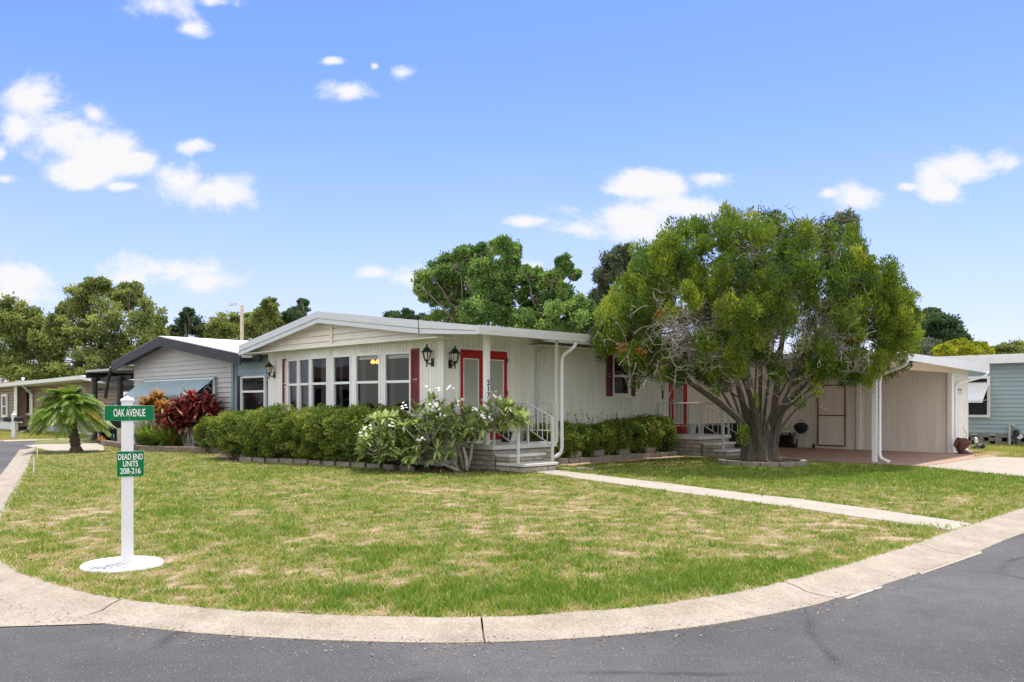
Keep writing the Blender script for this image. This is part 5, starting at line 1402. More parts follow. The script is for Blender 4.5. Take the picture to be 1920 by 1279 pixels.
# ---- far trees
LG = 'trees behind the beige and grey houses'
bg_tree('oak_tree', 'dark green oak at the left picture edge above the beige house', 'tree', [(20, 600, 45, 40), (55, 645, 40, 45), (12, 665, 40, 45), (42, 592, 30, 24), (75, 615, 24, 24), (30, 690, 50, 30), (80, 690, 45, 32)], 62, .34, 150, LM['oak'], 15, 3, 30, .4, group=LG)
bg_tree('oak_tree', 'tallest spreading oak left of the lamp post, crown in several heads', 'tree', [(165, 562, 38, 33), (140, 603, 42, 38), (200, 603, 48, 38), (243, 560, 32, 24), (268, 592, 36, 30), (192, 650, 48, 42), (262, 640, 42, 38), (115, 633, 34, 30), (182, 534, 24, 14), (246, 541, 22, 12), (150, 680, 50, 34), (230, 685, 50, 30), (120, 585, 16, 16), (296, 605, 14, 14), (215, 556, 14, 12), (98, 668, 28, 38), (85, 640, 26, 26), (105, 610, 20, 18), (290, 640, 22, 26), (70, 700, 60, 22), (160, 705, 70, 22), (300, 665, 26, 22)], 60, .34, 150, LM['oak'], 14, 3, 190, .45, group=LG)
bg_tree('cypress_tree', 'small pointed dark tree between the tallest oak and the lamp post', 'tree', [(355, 606, 26, 20), (350, 588, 12, 10), (333, 626, 26, 14), (375, 622, 20, 16), (318, 628, 16, 12)], 72, .34, 130, LM['pine'], 12, 2, 355, .25, group=LG)
bg_tree('oak_tree', 'round bushy tree directly left of and behind the lamp post', 'tree', [(425, 610, 32, 24), (455, 602, 24, 16), (405, 622, 22, 20), (440, 630, 40, 22)], 70, .34, 150, LM['oak'], 14, 2, 430, .3, group=LG)
bg_tree('oak_tree', 'bushy tree with a narrow tip just right of the lamp post', 'tree', [(500, 602, 26, 26), (505, 574, 16, 12), (478, 615, 20, 22), (515, 618, 18, 20), (490, 588, 14, 12)], 66, .34, 150, LM['oak'], 14, 2, 495, .3, group=LG)
bg_tree('cypress_tree', 'thin ragged tree over the left roof slope of the white house', 'tree', [(562, 582, 18, 12), (550, 596, 22, 12), (568, 570, 10, 8), (535, 604, 14, 12)], 68, .3, 100, LM['pine'], 10, 2, 553, .2, group=LG)
MG = 'trees behind the white house'
bg_tree('oak_tree', 'large bright green tree rising behind the white house roof', 'tree', [(850, 502, 42, 30), (813, 522, 33, 30), (900, 478, 32, 24), (945, 460, 26, 16), (962, 476, 16, 20), (880, 535, 52, 38), (940, 525, 36, 36), (842, 562, 44, 40), (798, 546, 20, 18), (918, 582, 56, 36), (855, 598, 58, 24), (955, 500, 18, 22), (900, 512, 36, 28), (925, 555, 40, 30), (970, 600, 40, 26), (870, 478, 20, 14)], 40, .24, 210, LM['bright'], 15, 2.2, 890, .4, group=MG)
bg_tree('oak_tree', 'lower bright green tree with a detached tuft, left of the greyish tree', 'tree', [(992, 524, 28, 22), (1003, 562, 38, 34), (1050, 563, 34, 30), (1032, 528, 24, 18), (1056, 497, 15, 18), (1075, 516, 12, 9), (1058, 592, 48, 32), (1088, 585, 24, 30), (1040, 612, 56, 24), (1098, 622, 36, 24), (1000, 605, 40, 26), (1120, 600, 30, 30), (1048, 515, 10, 10)], 38, .24, 210, LM['bright'], 14, 2, 1050, .35, group=MG)
bg_tree('oak_tree', 'greyish green tree peeping out left of the juniper crown', 'tree', [(1150, 496, 30, 28), (1172, 474, 20, 14), (1130, 520, 24, 24), (1160, 545, 34, 34), (1125, 560, 22, 28), (1180, 510, 24, 30)], 55, .26, 190, LM['grey'], 14, 2, 1150, .35, group=MG)
bg_tree('cypress_tree', 'distant low dark tree at the ridge of the white house', 'tree', [(735, 592, 18, 9), (763, 588, 12, 10), (748, 602, 24, 10), (792, 602, 22, 12)], 72, .3, 110, LM['pine'], 12, 2, 755, .2, group=MG)
bg_tree('oak_tree', 'dark tree showing at the top right behind the juniper crown', 'tree', [(1580, 416, 28, 20), (1560, 445, 40, 30), (1596, 432, 14, 14)], 44, .2, 200, LM['grey'], 13, 1.5, 1550, .35, group=MG)
RG = 'trees behind the carport'
bg_tree('pine_tree', 'dark pine right of the juniper above the carport roof', 'tree', [(1760, 606, 36, 20), (1788, 628, 26, 16), (1738, 635, 36, 28), (1730, 602, 22, 14), (1770, 640, 38, 24), (1745, 588, 14, 8), (1806, 640, 14, 12), (1720, 620, 20, 16)], 46, .28, 150, LM['pine'], 14, 2, 1755, .3, group=RG)
bg_tree('willow_tree', 'soft grey green tree low in front of the dark pine', 'tree', [(1735, 655, 28, 22), (1715, 645, 20, 18), (1752, 660, 22, 18)], 40, .18, 190, LM['grey'], 14, 1.2, 1735, .2, group=RG)
bg_tree('shrub', 'vivid yellow green shrub above the carport and blue house roofs', 'shrub', [(1775, 658, 20, 12), (1800, 655, 24, 15), (1830, 656, 24, 13), (1790, 648, 16, 9), (1848, 662, 12, 10), (1815, 665, 40, 14)], 36, .16, 190, LM['yellow'], 16, 1, 1805, .12, group=RG)
bg_tree('oak_tree', 'dull green treetops above the blue house roof at the right edge', 'tree', [(1880, 658, 24, 12), (1912, 656, 26, 14), (1862, 662, 18, 10), (1900, 665, 40, 14)], 50, .26, 170, LM['oak'], 14, 1.5, 1890, .3, group=RG)

# house and trees across the side road, mirrored in the bay windows
mh = T('house', 'white house with red brown roof across the side road, mirrored in the bay', 'house', (-37, 27, 0), 'l', rot=R(8))
mw = MB().laps((3.5, 0), (0, 1), (1, 0), -8, 8, .4, 2.7, .16, .02); mw.box(-3.5, 3.49, -8, 8, 0, 2.7); mh.part(mw, 'wall', M['white_trim'])
mh.part(MB().prism([(-4, 2.65), (4, 2.65), (4, 2.8), (0, 3.75), (-4, 2.8)], 'y', -8.4, 8.4), 'roof', M['rust'])
for y0 in (-6.2, -1.8, 2.6): window(mh, (3.56, 0), Vector((0, 1)), Vector((1, 0)), y0, y0+1.4, 1.1, 2.3, 1.7, .07)
mh.part(MB().box(3.525, 3.54, -6.1, 4, 1.15, 2.25), 'room', M['void'])
bg_tree('oak_tree', 'spreading oak behind the white house across the side road', 'tree', [(-900, 560, 90, 70), (-760, 590, 80, 60), (-1020, 610, 80, 60), (-880, 640, 120, 50)], 40, .3, 150, LM['oak'], 13, 2, -900, .35, group=LG)

# ---- the juniper in front of the house
jt = T('juniper_tree', 'broad multi stemmed juniper with bare grey twigs on the front lawn', 'tree', TREE)
tx, ty = TREE.x, TREE.y
sY = ty/F
tk = MB()
stem_px = [(1180, 640, .9), (1225, 560, .2), (1262, 690, 1.4), (1300, 480, -.6), (1345, 430, .3), (1390, 450, 1.2), (1330, 600, 1.9), (1430, 400, -.4), (1470, 470, 1.4), (1520, 430, 0), (1560, 520, 1.3), (1610, 500, -.5), (1640, 600, .9), (1680, 640, .1), (1600, 690, 1.6), (1400, 560, -1.6), (1500, 560, -1.8), (1300, 640, -1.8), (1580, 640, -1.6), (1430, 620, 2.1), (1530, 640, 2.0)]
stem_pts = []
for i, (px, py, fwd) in enumerate(stem_px):
    end = W(px, py, ty-fwd*1.25); an = math.atan2(-(fwd)*.8, (px-1425)/150.0)+random.uniform(-.3, .3); rb = random.uniform(.12, .32)
    b = Vector((tx+rb*math.cos(an)*1.15, ty+rb*math.sin(an)*.8, -.03))
    lat = Vector((end.x-tx, end.y-ty, 0)); zt = random.uniform(1.0, 1.35)
    p1 = Vector((b.x, b.y, .45))+lat*.03; p2 = Vector((tx+rb*math.cos(an)*.9, ty+rb*math.sin(an)*.7, zt))+lat*.14
    p3 = p2.lerp(end, .45)+Vector((random.gauss(0, .12), random.gauss(0, .12), .10)); p4 = p2.lerp(end, .75)+Vector((random.gauss(0, .08), random.gauss(0, .08), .06))
    r0 = random.uniform(.10, .15) if i % 3 == 0 else random.uniform(.04, .07)
    ctrl = [b, p1, p2, p3, p4, end]; path = []
    for q in smooth3(ctrl, 5) if 'smooth3' in globals() else ctrl: path.append(q)
    rs_ = [r0*(1.0-.86*(k/(len(path)-1))**.75) for k in range(len(path))]
    rs_[0] *= 1.35
    tk.tube(path, rs_, 9); stem_pts += path[2:]
# fluted core that ties the stems together at the base
core = []
for z, r in ((-.05, .42), (.12, .35), (.4, .31), (.65, .27), (.9, .19), (1.1, .08), (1.2, .01)):
    core.append((z, r))
n0 = len(tk.v); K = 36
for z, r in core:
    for k in range(K):
        an = 2*math.pi*k/K; q = r*(1+.14*math.sin(an*7+z*1.5)+.08*math.sin(an*13+2))
        tk.v.append((tx+q*1.2*math.cos(an), ty+q*math.sin(an), z))
for i in range(len(core)-1):
    for k in range(K): tk.f.append((n0+i*K+k, n0+i*K+(k+1) % K, n0+(i+1)*K+(k+1) % K, n0+(i+1)*K+k))
# crown outline: left, right, top and bottom bounds by column, read in metres at the tree
top = [(1120, 640), (1135, 585), (1170, 535), (1200, 470), (1240, 440), (1290, 412), (1350, 394), (1385, 415), (1400, 420), (1440, 408), (1500, 398), (1560, 402), (1600, 435), (1640, 475), (1670, 505), (1695, 535), (1715, 605), (1722, 640)]
bot = [(1112, 645), (1135, 660), (1150, 645), (1165, 660), (1200, 705), (1230, 715), (1290, 722), (1340, 712), (1400, 688), (1500, 702), (1560, 712), (1620, 708), (1680, 676), (1726, 645)]
def interp(tab, x): return float(np.interp(x, [a for a, _ in tab], [b for _, b in tab]))
cents, rads, tints, cl_c = [], [], [], []
CX, HW = 1419.0, 305.0
tries = 0
while len(cl_c) < 350 and tries < 60000:
    tries += 1
    px = random.uniform(1124, 1712); t_, b_ = interp(top, px), interp(bot, px)
    py = random.uniform(t_+10, b_-4)
    dmax = 3.5*math.sqrt(max(0, 1-((px-CX)/HW)**2))*math.sqrt(max(.05, 1-((py-560)/200.0)**2))
    dy = random.uniform(-1, 1)
    dep = dy*dmax
    edge_ = min((py-t_)/40.0, 1.0)
    shell = abs(dy)**.8
    # open heart of bare twigs on the near side
    heart = math.exp(-(((px-1490)/95)**2+((py-625)/85)**2))+.85*math.exp(-(((px-1275)/80)**2+((py-630)/62)**2))+.45*math.exp(-(((px-1400)/70)**2+((py-560)/75)**2))
    if dep < .7 and random.random() < heart*(.93 if dep < 0 else .4): continue
    if edge_ < .9 and vnoise(px, py, 42.0, 31) < .36: continue
    if edge_ > .9 and shell < .5 and random.random() < .6: continue
    c = W(px, py, ty+dep)
    if any((c-q).length < .34 for q in cl_c): continue
    cl_c.append(c); cl_t = random.uniform(.12, .78)
    for k in range(7):
        cents.append((c.x+random.gauss(0, .10), c.y+random.gauss(0, .10), c.z+random.gauss(0, .15))); r = random.uniform(.09, .165)
        rads.append((r, r, r*random.uniform(1.1, 1.6))); tints.append(min(1, max(0, cl_t+random.gauss(0, .12))))
v, f, tt = clump_leaves(cents, rads, 150, .062, up=1.1, aspect=.45, flat=1.0, spread=.12, hollow=.5, seedtint=tints)
print('juniper clusters', len(cl_c))
t2 = []
# a few sprays close to the trunk
c2 = [tuple(W(1394, 822, ty-.75)), tuple(W(1394, 812, ty-.75)), tuple(W(1415, 752, ty-.6)), tuple(W(1530, 732, ty-.9)), tuple(W(1500, 755, ty-.5))]
v2, f2, tt2 = clump_leaves(c2, [(.13, .13, .2)]*5, 260, .06, up=.8, aspect=.4, flat=1)
v, f, tt = merge([(v, f, tt), (v2, f2, tt2)])
jt.arr('crown', LM['juniper'], v, f, tt)
sp_arr = np.array([tuple(p) for p in stem_pts])
for c in cl_c:
    c = tuple(c); d = np.linalg.norm(sp_arr-np.array(c), axis=1)+.6*np.maximum(0, sp_arr[:, 2]-c[2]); s0 = sp_arr[int(np.argmin(d))]
    if (Vector(s0)-Vector(c)).length > .2: limb(tk, s0, c, .024, .007, .10, 4, 4)
jt.part(tk, 'trunk', M['bark'], smooth=True)
tw = MB()
def twig(c, ln, dirv):
    p = Vector(c); path = [p.copy()]; d = Vector(dirv).normalized()
    for i in range(5):
        d = (d+Vector((random.gauss(0, .5), random.gauss(0, .5), random.gauss(0, .45)))).normalized(); p = p+d*ln/5; path.append(p.copy())
    r = random.uniform(.004, .009)
    tw.tube(path, [r*(1-.14*i) for i in range(6)], 4, cap=False)
    return path
for (mx, my, sx, sy, n, dp) in ((1490, 625, 70, 62, 230, 2.0), (1285, 630, 62, 40, 260, 2.2), (1400, 570, 55, 70, 110, 2.1), (1570, 640, 40, 36, 45, 1.9), (1360, 660, 50, 30, 80, 1.9), (1480, 480, 60, 40, 50, 1.8)):
    for i in range(n):
        px, py = random.gauss(mx, sx*.8), random.gauss(my, sy*.8)
        Y = ty-random.uniform(.5, 1.25)*dp; c = W(px, py, Y)
        out_d = Vector((c.x-tx, c.y-ty, .2))
        pth = twig(c, random.uniform(.4, .95), out_d.normalized()*.5+Vector((random.gauss(0, .6), random.gauss(0, .4), random.gauss(.1, .5))))
        for q in pth[2:5]:
            if random.random() < .65: twig(q, random.uniform(.15, .35), Vector((random.gauss(0, 1), random.gauss(0, 1), random.gauss(0, 1))))
jt.part(tw, 'dead_twigs', M['twig'])
rustc = [tuple(W(px, py, ty-2.3)) for px, py in ((1165, 651), (1200, 662), (1340, 632), (1236, 592), (1600, 640))]
v, f, tt = clump_leaves([(c[0], c[1], c[2]) for c in rustc], [(.10, .10, .12)]*5, 60, .06, aspect=.4)
nq = len(v)//5
for i in range(5): jt.arr('brown_needles', LM['orange_leaf'], v[i*nq:(i+1)*nq], np.arange(nq).reshape(-1, 4), tt[i*nq:(i+1)*nq]*.6)

# ---- hedges
def hedge(name, label, blobs, per, leaf, mat, stems=True, sub=30, extra=None):
    c0 = blobs[len(blobs)//2][0]; t = T(name, label, 'hedge' if 'hedge' in name else 'shrub', (c0.x, c0.y, 0))
    cents, rads = [], []
    for c, rx, ry, h0, h1 in blobs:
        hz = (h1-h0)/2
        for i in range(sub):
            d = rand_dirs(1)[0]; d[2] = d[2]*.9+.15; d /= np.linalg.norm(d); r = .80+.13*random.random()
            e_ = .88
            q = np.sign(d)*np.abs(d)**e_
            cents.append((c.x+q[0]*rx*r, c.y+q[1]*ry*r, h0+hz+q[2]*hz*r)); k = random.uniform(.08, .145)
            rads.append((k*1.05, k, k*.8))
    v, f, tt = clump_leaves(cents, rads, per, leaf, up=.2, aspect=.8, flat=1.0, spread=.14, hollow=.55, fuzz=.1)
    v[:, 2] = np.maximum(v[:, 2], .02)
    if extra: v, f, tt = merge([(v, f, tt)]+extra)
    t.arr('foliage', mat, v, f, tt)
    m_ = MB()
    for c, rx, ry, h0, h1 in blobs:
        for i in range(9):
            a_ = Vector((c.x+random.uniform(-.3, .3)*rx, c.y+random.uniform(-.3, .3)*ry, 0)); e_ = Vector((c.x+random.uniform(-.9, .9)*rx, c.y+random.uniform(-.9, .9)*ry, h0+(h1-h0)*random.uniform(.5, .85)))
            limb(m_, a_, e_, .016, .006, .1, 4, 4)
    t.part(m_, 'stems', M['oak_bark'])
    return t
bl = []
for i in range(8):
    f_ = i/7; p = P(-5.0+(-1.15+5.0)*f_, -1.80+(-.92+1.80)*f_)
    bl.append((p, .68, .70, .02, 1.33+.085*math.sin(i*2.3)+(.04 if i > 4 else 0)))
hd = hedge('hedge', 'long rounded clipped hedge below the bay windows', bl, 90, .038, LM['hedge'], sub=190)
p = P(-6.35, -1.85); q = P(-5.75, -2.0)
hedge('round_shrub', 'domed clipped shrub at the left end of the long hedge', [(p, .78, .7, .12, 1.22), (q, .6, .6, .12, 1.24)], 95, .038, LM['hedge'], sub=190)
p = G(397, 850)
hedge('lime_shrub', 'small lime green shrub between the red cordyline and the domed shrub', [(p, .42, .4, .1, 1.0)], 110, .045, LM['lime'], sub=60)
bl = []
for i in range(8):
    f_ = i/7; p = P(.45, 2.35+(6.95-2.35)*f_); bl.append((p, .40, .42, .08, .93+.05*math.sin(i*1.9)+(.2 if i == 6 else .1 if i in (5, 7) else 0)))
parts = []
for i in range(40):
    f_ = random.random(); p = P(.45, 2.2+4.9*f_)
    b_ = (p.x+random.gauss(0, .15), p.y+random.gauss(0, .15), .9)
    d = unit(np.array([random.gauss(0, .25), random.gauss(0, .25), 1.0])); ln_ = random.uniform(.15, .38)
    for k in range(9):
        q = np.array(b_)+d*ln_*(k/8); dd_ = unit(rand_dirs(1)[0]+np.array([0, 0, .4])); parts.append(strap(q, dd_, .07, .03, .1, seg=2, tint=.6+.4*random.random()))
hd2 = hedge('hedge', 'low loose hedge along the side wall between the two porches', bl, 80, .040, LM['hedge'], sub=120, extra=parts)

# ---- plumeria by the porch
pp = G(873, 884)
pl = T('plumeria', 'white flowering frangipani with long leaves and bent pale branches', 'plant', pp)
ptop = [(676, 812), (700, 778), (745, 774), (780, 758), (810, 742), (850, 750), (900, 762), (930, 752), (965, 756), (988, 780)]
pbot = [(676, 862), (720, 868), (760, 856), (820, 842), (860, 838), (900, 830), (930, 812), (988, 790)]
bm2 = MB()
hubs = [(pp+Vector((.02, 0, .0)), W(868, 838, pp.y), W(858, 800, pp.y+.1), .05), (pp+Vector((-.15, .1, 0)), W(835, 850, pp.y-.1), W(800, 836, pp.y-.2), .045), (pp+Vector((-.1, -.05, 0)), W(800, 862, pp.y), W(740, 852, pp.y-.1), .045), (pp+Vector((.02, .1, 0)), W(885, 830, pp.y+.1), W(905, 800, pp.y+.05), .045),
        (pp+Vector((-.2, .2, 0)), W(820, 845, pp.y+.3), W(770, 815, pp.y+.35), .04), (pp+Vector((-.05, .2, 0)), W(850, 820, pp.y+.3), W(840, 780, pp.y+.3), .04)]
hub_pts = []
for a_, b_, c_, r_ in hubs:
    bm2.tube([a_, a_.lerp(b_, .5)+Vector((.03, .02, .02)), b_, b_.lerp(c_, .5)+Vector((0, .02, -.03)), c_], [r_*.8, r_*.7, r_*.6, r_*.5, r_*.42], 8)
    hub_pts += [b_, b_.lerp(c_, .5), c_]
bm2.tube([W(700, 858, pp.y-.1), W(730, 862, pp.y-.1), W(775, 857, pp.y), W(800, 862, pp.y)], [.018, .022, .028, .035], 7)
bm2.tube([W(690, 842, pp.y-.3), W(722, 846, pp.y-.25), W(760, 855, pp.y-.15), W(800, 862, pp.y)], [.016, .02, .025, .03], 7)
hub_pts += [W(720, 860, pp.y-.1), W(722, 846, pp.y-.25)]
tips = []
while len(tips) < 190:
    px = random.uniform(680, 985); t_, b_ = interp(ptop, px), interp(pbot, px); py = random.uniform(t_+4, b_-6)
    if px > 900 and random.random() < .4: continue
    tips.append((px, py, pp.y+random.uniform(-.65, .55)))
for i in range(26): tips.append((random.uniform(770, 842), random.uniform(772, 838), pp.y-random.uniform(.0, .5)))
for i in range(34): tips.append((random.uniform(690, 855), random.uniform(828, 866), pp.y-random.uniform(.1, .6)))
lv, fl_parts = [], []
for (px, py, Y) in tips:
    e_ = W(px, py, Y); h0 = min(hub_pts, key=lambda q: (q-e_).length+.7*max(0, q.z-e_.z)); m_ = h0.lerp(e_, .5)+Vector((random.gauss(0, .03), random.gauss(0, .03), -.05))
    bm2.tube([h0, m_, e_], [.016, .014, .012], 6)
    ax_ = unit(np.array([(e_-h0).x, (e_-h0).y, abs((e_-h0).z)+.35]))
    for k in range(16):
        d = rand_dirs(1)[0]; d = unit(d-ax_*(d@ax_)+ax_*random.uniform(.15, .9))
        lv.append(strap(tuple(e_), d, random.uniform(.17, .32), random.uniform(.05, .068), random.uniform(.05, .45), seg=4, tint=min(1, max(0, random.gauss(.5, .22)))))
v, f, tt = merge(lv); pl.arr('leaves', LM['plumeria'], v, f, tt)
pl.part(bm2, 'branches', M['plum_bark'], smooth=True)
fl2 = MB()
for (px, py) in ((757, 766), (798, 771), (813, 765), (832, 784), (865, 756), (892, 770), (925, 743), (937, 750), (957, 775), (812, 728), (845, 732), (692, 805), (683, 822), (790, 826), (912, 786), (905, 780), (740, 800), (820, 762)):
    c = W(px, py-3, pp.y-.72+random.uniform(-.12, .2))
    for k in range(6):
        fc = c+Vector((random.gauss(0, .06), random.gauss(0, .05), random.gauss(0, .042))); ax_ = Vector((random.gauss(0, .5), random.gauss(-.4, .5), random.gauss(.7, .4))).normalized(); u_ = ax_.orthogonal().normalized(); w_ = ax_.cross(u_)
        for j in range(5):
            an = 2*math.pi*j/5; d = u_*math.cos(an)+w_*math.sin(an); s_ = ax_.cross(d)
            fl2.quad(fc, fc+d*.019+s_*.012+ax_*.005, fc+d*.034+ax_*.010, fc+d*.019-s_*.012+ax_*.005)
pl.part(fl2, 'blossoms', M['petal'])
# litter under it
n = 900
lx_ = rng.normal(pp.x-.5, .9, n); ly_ = rng.normal(pp.y-.15, .28, n)
d = rand_dirs(n); d[:, 2] *= .25; d = unit(d); s = unit(np.cross(d, np.array([0, 0, 1.0])+.3*rand_dirs(n)))
v, f = leaf_quads(np.stack([lx_, ly_, np.full(n, .015)+rng.random(n)*.03], 1), d, s, rng.uniform(.03, .11, n), rng.uniform(.015, .04, n))
o = mesh_arr('leaf_litter', LM['litter'], v, f, np.repeat(rng.random(n)**1.5, 4)); o['kind'] = 'stuff'

# ---- cordylines and grasses in the neighbour's bed
def cordyline(label, heads, base_px, mat, ln=.34, wd=.055, per=44):
    b = G(*base_px); t = T('cordyline', label, 'plant', b); m_ = MB(); parts = []
    for (px, py) in heads:
        e_ = W(px, py, b.y+random.uniform(-.4, .4)); limb(m_, b+Vector((random.uniform(-.15, .15), random.uniform(-.1, .1), 0)), e_, .03, .018, .08, 5, 6)
        for k in range(per):
            d = rand_dirs(1)[0]; d[2] = d[2]*.6+.42; d = unit(d)
            parts.append(strap((e_.x, e_.y, e_.z-.12*random.random()), d, ln*random.uniform(.6, 1.1), wd*random.uniform(.7, 1.2), random.uniform(.05, .45), tint=random.random()))
    v, f, tt = merge(parts); t.arr('leaves', mat, v, f, tt); t.part(m_, 'stems', M['plum_bark'])
cordyline('tall orange and yellow leaved cordyline in front of the teal awning', [(285, 752), (298, 742), (292, 768), (306, 760), (272, 757), (298, 785), (312, 776), (280, 775), (318, 792)], (318, 842), LM['orange_leaf'], .46, .085, 80)
cordyline('wide dark red leaved cordyline left of the domed shrub', [(338, 756), (358, 744), (392, 745), (330, 766), (345, 778), (365, 752), (385, 753), (402, 763), (372, 772), (392, 780), (322, 786), (352, 793), (340, 800), (378, 788), (408, 780), (314, 774), (355, 766), (378, 760), (395, 770), (335, 790), (365, 800), (310, 796)], (355, 845), LM['red_leaf'], .46, .085, 80)
def grass_clump(label, px, py, wpx, hpx):
    b = G(px, py); s_ = b.y/F; t = T('ornamental_grass', label, 'plant', b, group='ornamental grass clumps in the grey house bed'); parts = []
    for i in range(900):
        an = random.uniform(0, 6.283); l_ = hpx*s_*random.uniform(.7, 1.25); d = unit(np.array([math.cos(an)*random.uniform(.1, .9), math.sin(an)*random.uniform(.1, .9), 1.0]))
        parts.append(strap((b.x+random.gauss(0, .08), b.y+random.gauss(0, .08), 0), d, l_, .022, random.uniform(.2, .6), seg=4, tint=random.random()))
    v, f, tt = merge(parts); t.arr('blades', LM['blade'], v, f, tt)
    m_ = MB().lathe([(.14, 0), (.12, .06), (.03, .1)], (b.x, b.y, 0), 10); t.part(m_, 'root_crown', M['soil'])
grass_clump('arching ornamental grass directly right of the sign post', 280, 843, 70, 76)
grass_clump('arching ornamental grass below the red cordyline', 322, 845, 70, 70)
# ---- palm
pb0 = G(143, 848); pm = T('palm_tree', 'short pygmy date palm beside the grey house driveway', 'palm', pb0)
tm = MB(); ctr = W(134, 760, pb0.y)
path = [pb0+Vector((0, 0, -.02)), W(141, 830, pb0.y), W(136, 805, pb0.y), W(133, 785, pb0.y), ctr]
n0 = []
pth = []
for i in range(len(path)-1):
    for k in range(6): pth.append(path[i].lerp(path[i+1], k/6))
pth.append(path[-1])
tm.tube(pth, [.13+.035*(i % 2)-.02*i/len(pth)+(.05 if i < 3 else 0) for i in range(len(pth))], 10)
pm.part(tm, 'trunk', M['palm_bark'])
parts = []; rc_ = MB()
for i in range(200):
    an = random.uniform(0, 6.283); el = random.uniform(-.5, 1.5); ln_ = random.uniform(.95, 1.25)*(1 if el < 1 else .95)
    d = np.array([math.cos(an)*math.cos(el), math.sin(an)*math.cos(el), math.sin(el)]); prev = None; pts = []
    droop = random.uniform(.40, .8) if el > 0 else .4
    for k in range(13):
        t_ = k/12; q = np.array(ctr)+d*ln_*t_+np.array([0, 0, -droop*ln_*t_*t_]); pts.append(q)
    rc_.tube([Vector(q) for q in pts], [.012*(1-.07*k) for k in range(13)], 4, cap=False)
    side = unit(np.cross(d, np.array([0, 0, 1.0])) if abs(d[2]) < .99 else np.array([1.0, 0, 0]))
    old = random.random() < .03
    for k in range(3, 61):
        t_ = k/60; q = np.array(ctr)+d*ln_*t_+np.array([0, 0, -droop*ln_*t_*t_]); tan_ = unit(d+np.array([0, 0, -2*droop*t_]))
        for sg in (-1, 1):
            dd_ = unit(tan_*.75+side*sg*.8+np.array([0, 0, random.uniform(-.25, .15)])); l_ = .27*math.sin(math.pi*(.12+.8*t_))*random.uniform(.8, 1.15)
            wv = unit(np.cross(dd_, side*.3+np.array([0, 0, 1.0]))); c_ = q
            v4 = np.array([c_, c_+dd_*l_*.45+wv*.0075, c_+dd_*l_-np.array([0, 0, .05*l_/.27]), c_+dd_*l_*.45-wv*.0075])
            parts.append((v4, np.array([[0, 1, 2, 3]]), np.full(4, .98 if old else min(.9, max(0, random.gauss(.5, .18))))))
v, f, tt = merge(parts); pm.arr('crown', LM['palm'], v, f, tt); pm.part(rc_, 'leaf_ribs', M['palm_bark'])
# grit and leaf crumbs along the gutter
n = 1500
ji = rng.integers(60, len(inner)-40, n); off_ = kw[ji]*(.75+np.abs(rng.normal(size=n))*.45)
q = inner[ji]+nrm_out[ji]*off_[:, None]+rng.normal(size=(n, 2))*.03
d = rand_dirs(n); d[:, 2] *= .2; d = unit(d); s = unit(np.cross(d, np.array([0, 0, 1.0])+.3*rand_dirs(n)))
v, f = leaf_quads(np.stack([q[:, 0], q[:, 1], np.full(n, -.032)], 1), d, s, rng.uniform(.006, .03, n), rng.uniform(.004, .014, n))
o = mesh_arr('gutter_litter', LM['litter'], v, f, np.repeat(rng.random(n)**1.2, 4)); o['kind'] = 'stuff'
n = 500
lx_ = rng.uniform(-6, 8, n); ly_ = rng.uniform(6, 17, n); ok = inside(lx_, ly_, lawn_loop); lx_, ly_ = lx_[ok], ly_[ok]; n = len(lx_)
d = rand_dirs(n); d[:, 2] *= .3; d = unit(d); s = unit(np.cross(d, np.array([0, 0, 1.0])+.3*rand_dirs(n)))
v, f = leaf_quads(np.stack([lx_, ly_, np.full(n, .035)], 1), d, s, rng.uniform(.02, .06, n), rng.uniform(.012, .03, n))
o = mesh_arr('fallen_leaves', LM['litter'], v, f, np.repeat(rng.random(n), 4)); o['kind'] = 'stuff'
# small weeds
v, f, tt = merge([strap((q.x+random.gauss(0, .08), q.y+random.gauss(0, .08), 0), unit(np.array([random.gauss(0, .5), random.gauss(0, .5), 1])), random.uniform(.05, .12), .012, .4, tint=random.random()) for q in (G(810, 892), G(806, 893), G(1743, 990)) for i in range(60)])
o = mesh_arr('weeds', LM['blade'], v, f, tt); o['kind'] = 'stuff'

# ================================================================= SKY, SUN, CAMERA
SUN_EL, SUN_AZ = 78.0, 30.0          # azimuth clockwise from the view direction (+Y)
w = bpy.data.worlds.new('World'); scene.world = w; w.use_nodes = True; nt = w.node_tree; nt.nodes.clear()
out = nt.nodes.new('ShaderNodeOutputWorld'); bg = N(nt, 'Background', i_Strength=SKY_STRENGTH); L(nt, bg.outputs[0], out.inputs[0])
sky = N(nt, 'TexSky', sky_type='NISHITA'); sky.sun_disc = False; sky.sun_elevation = R(SUN_EL); sky.sun_rotation = R(SUN_AZ); sky.air_density = 1.0; sky.dust_density = .8; sky.ozone_density = 1.0
tc = N(nt, 'TexCoord'); sx = N(nt, 'SeparateXYZ'); L(nt, tc.outputs['Generated'], sx.inputs[0])
def mth(op, a, b=None, clamp=False):
    n = N(nt, 'Math', operation=op, use_clamp=clamp)
    for i, q in enumerate((a, b)):
        if q is None: continue
        if isinstance(q, (int, float)): n.inputs[i].default_value = q
        else: L(nt, q, n.inputs[i])
    return n.outputs[0]
yc = mth('MAXIMUM', sx.outputs[1], .02); U_ = mth('DIVIDE', sx.outputs[0], yc); V_ = mth('DIVIDE', sx.outputs[2], yc)
cv = N(nt, 'CombineXYZ'); L(nt, U_, cv.inputs[0]); L(nt, V_, cv.inputs[1])
mpn = N(nt, 'Mapping'); mpn.inputs['Scale'].default_value = (1, 1.35, 1); L(nt, cv.outputs[0], mpn.inputs['Vector'])
nz = N(nt, 'TexNoise', i_Scale=9.0, i_Detail=12.0, i_Roughness=.66, i_Distortion=.25); L(nt, mpn.outputs[0], nz.inputs['Vector'])
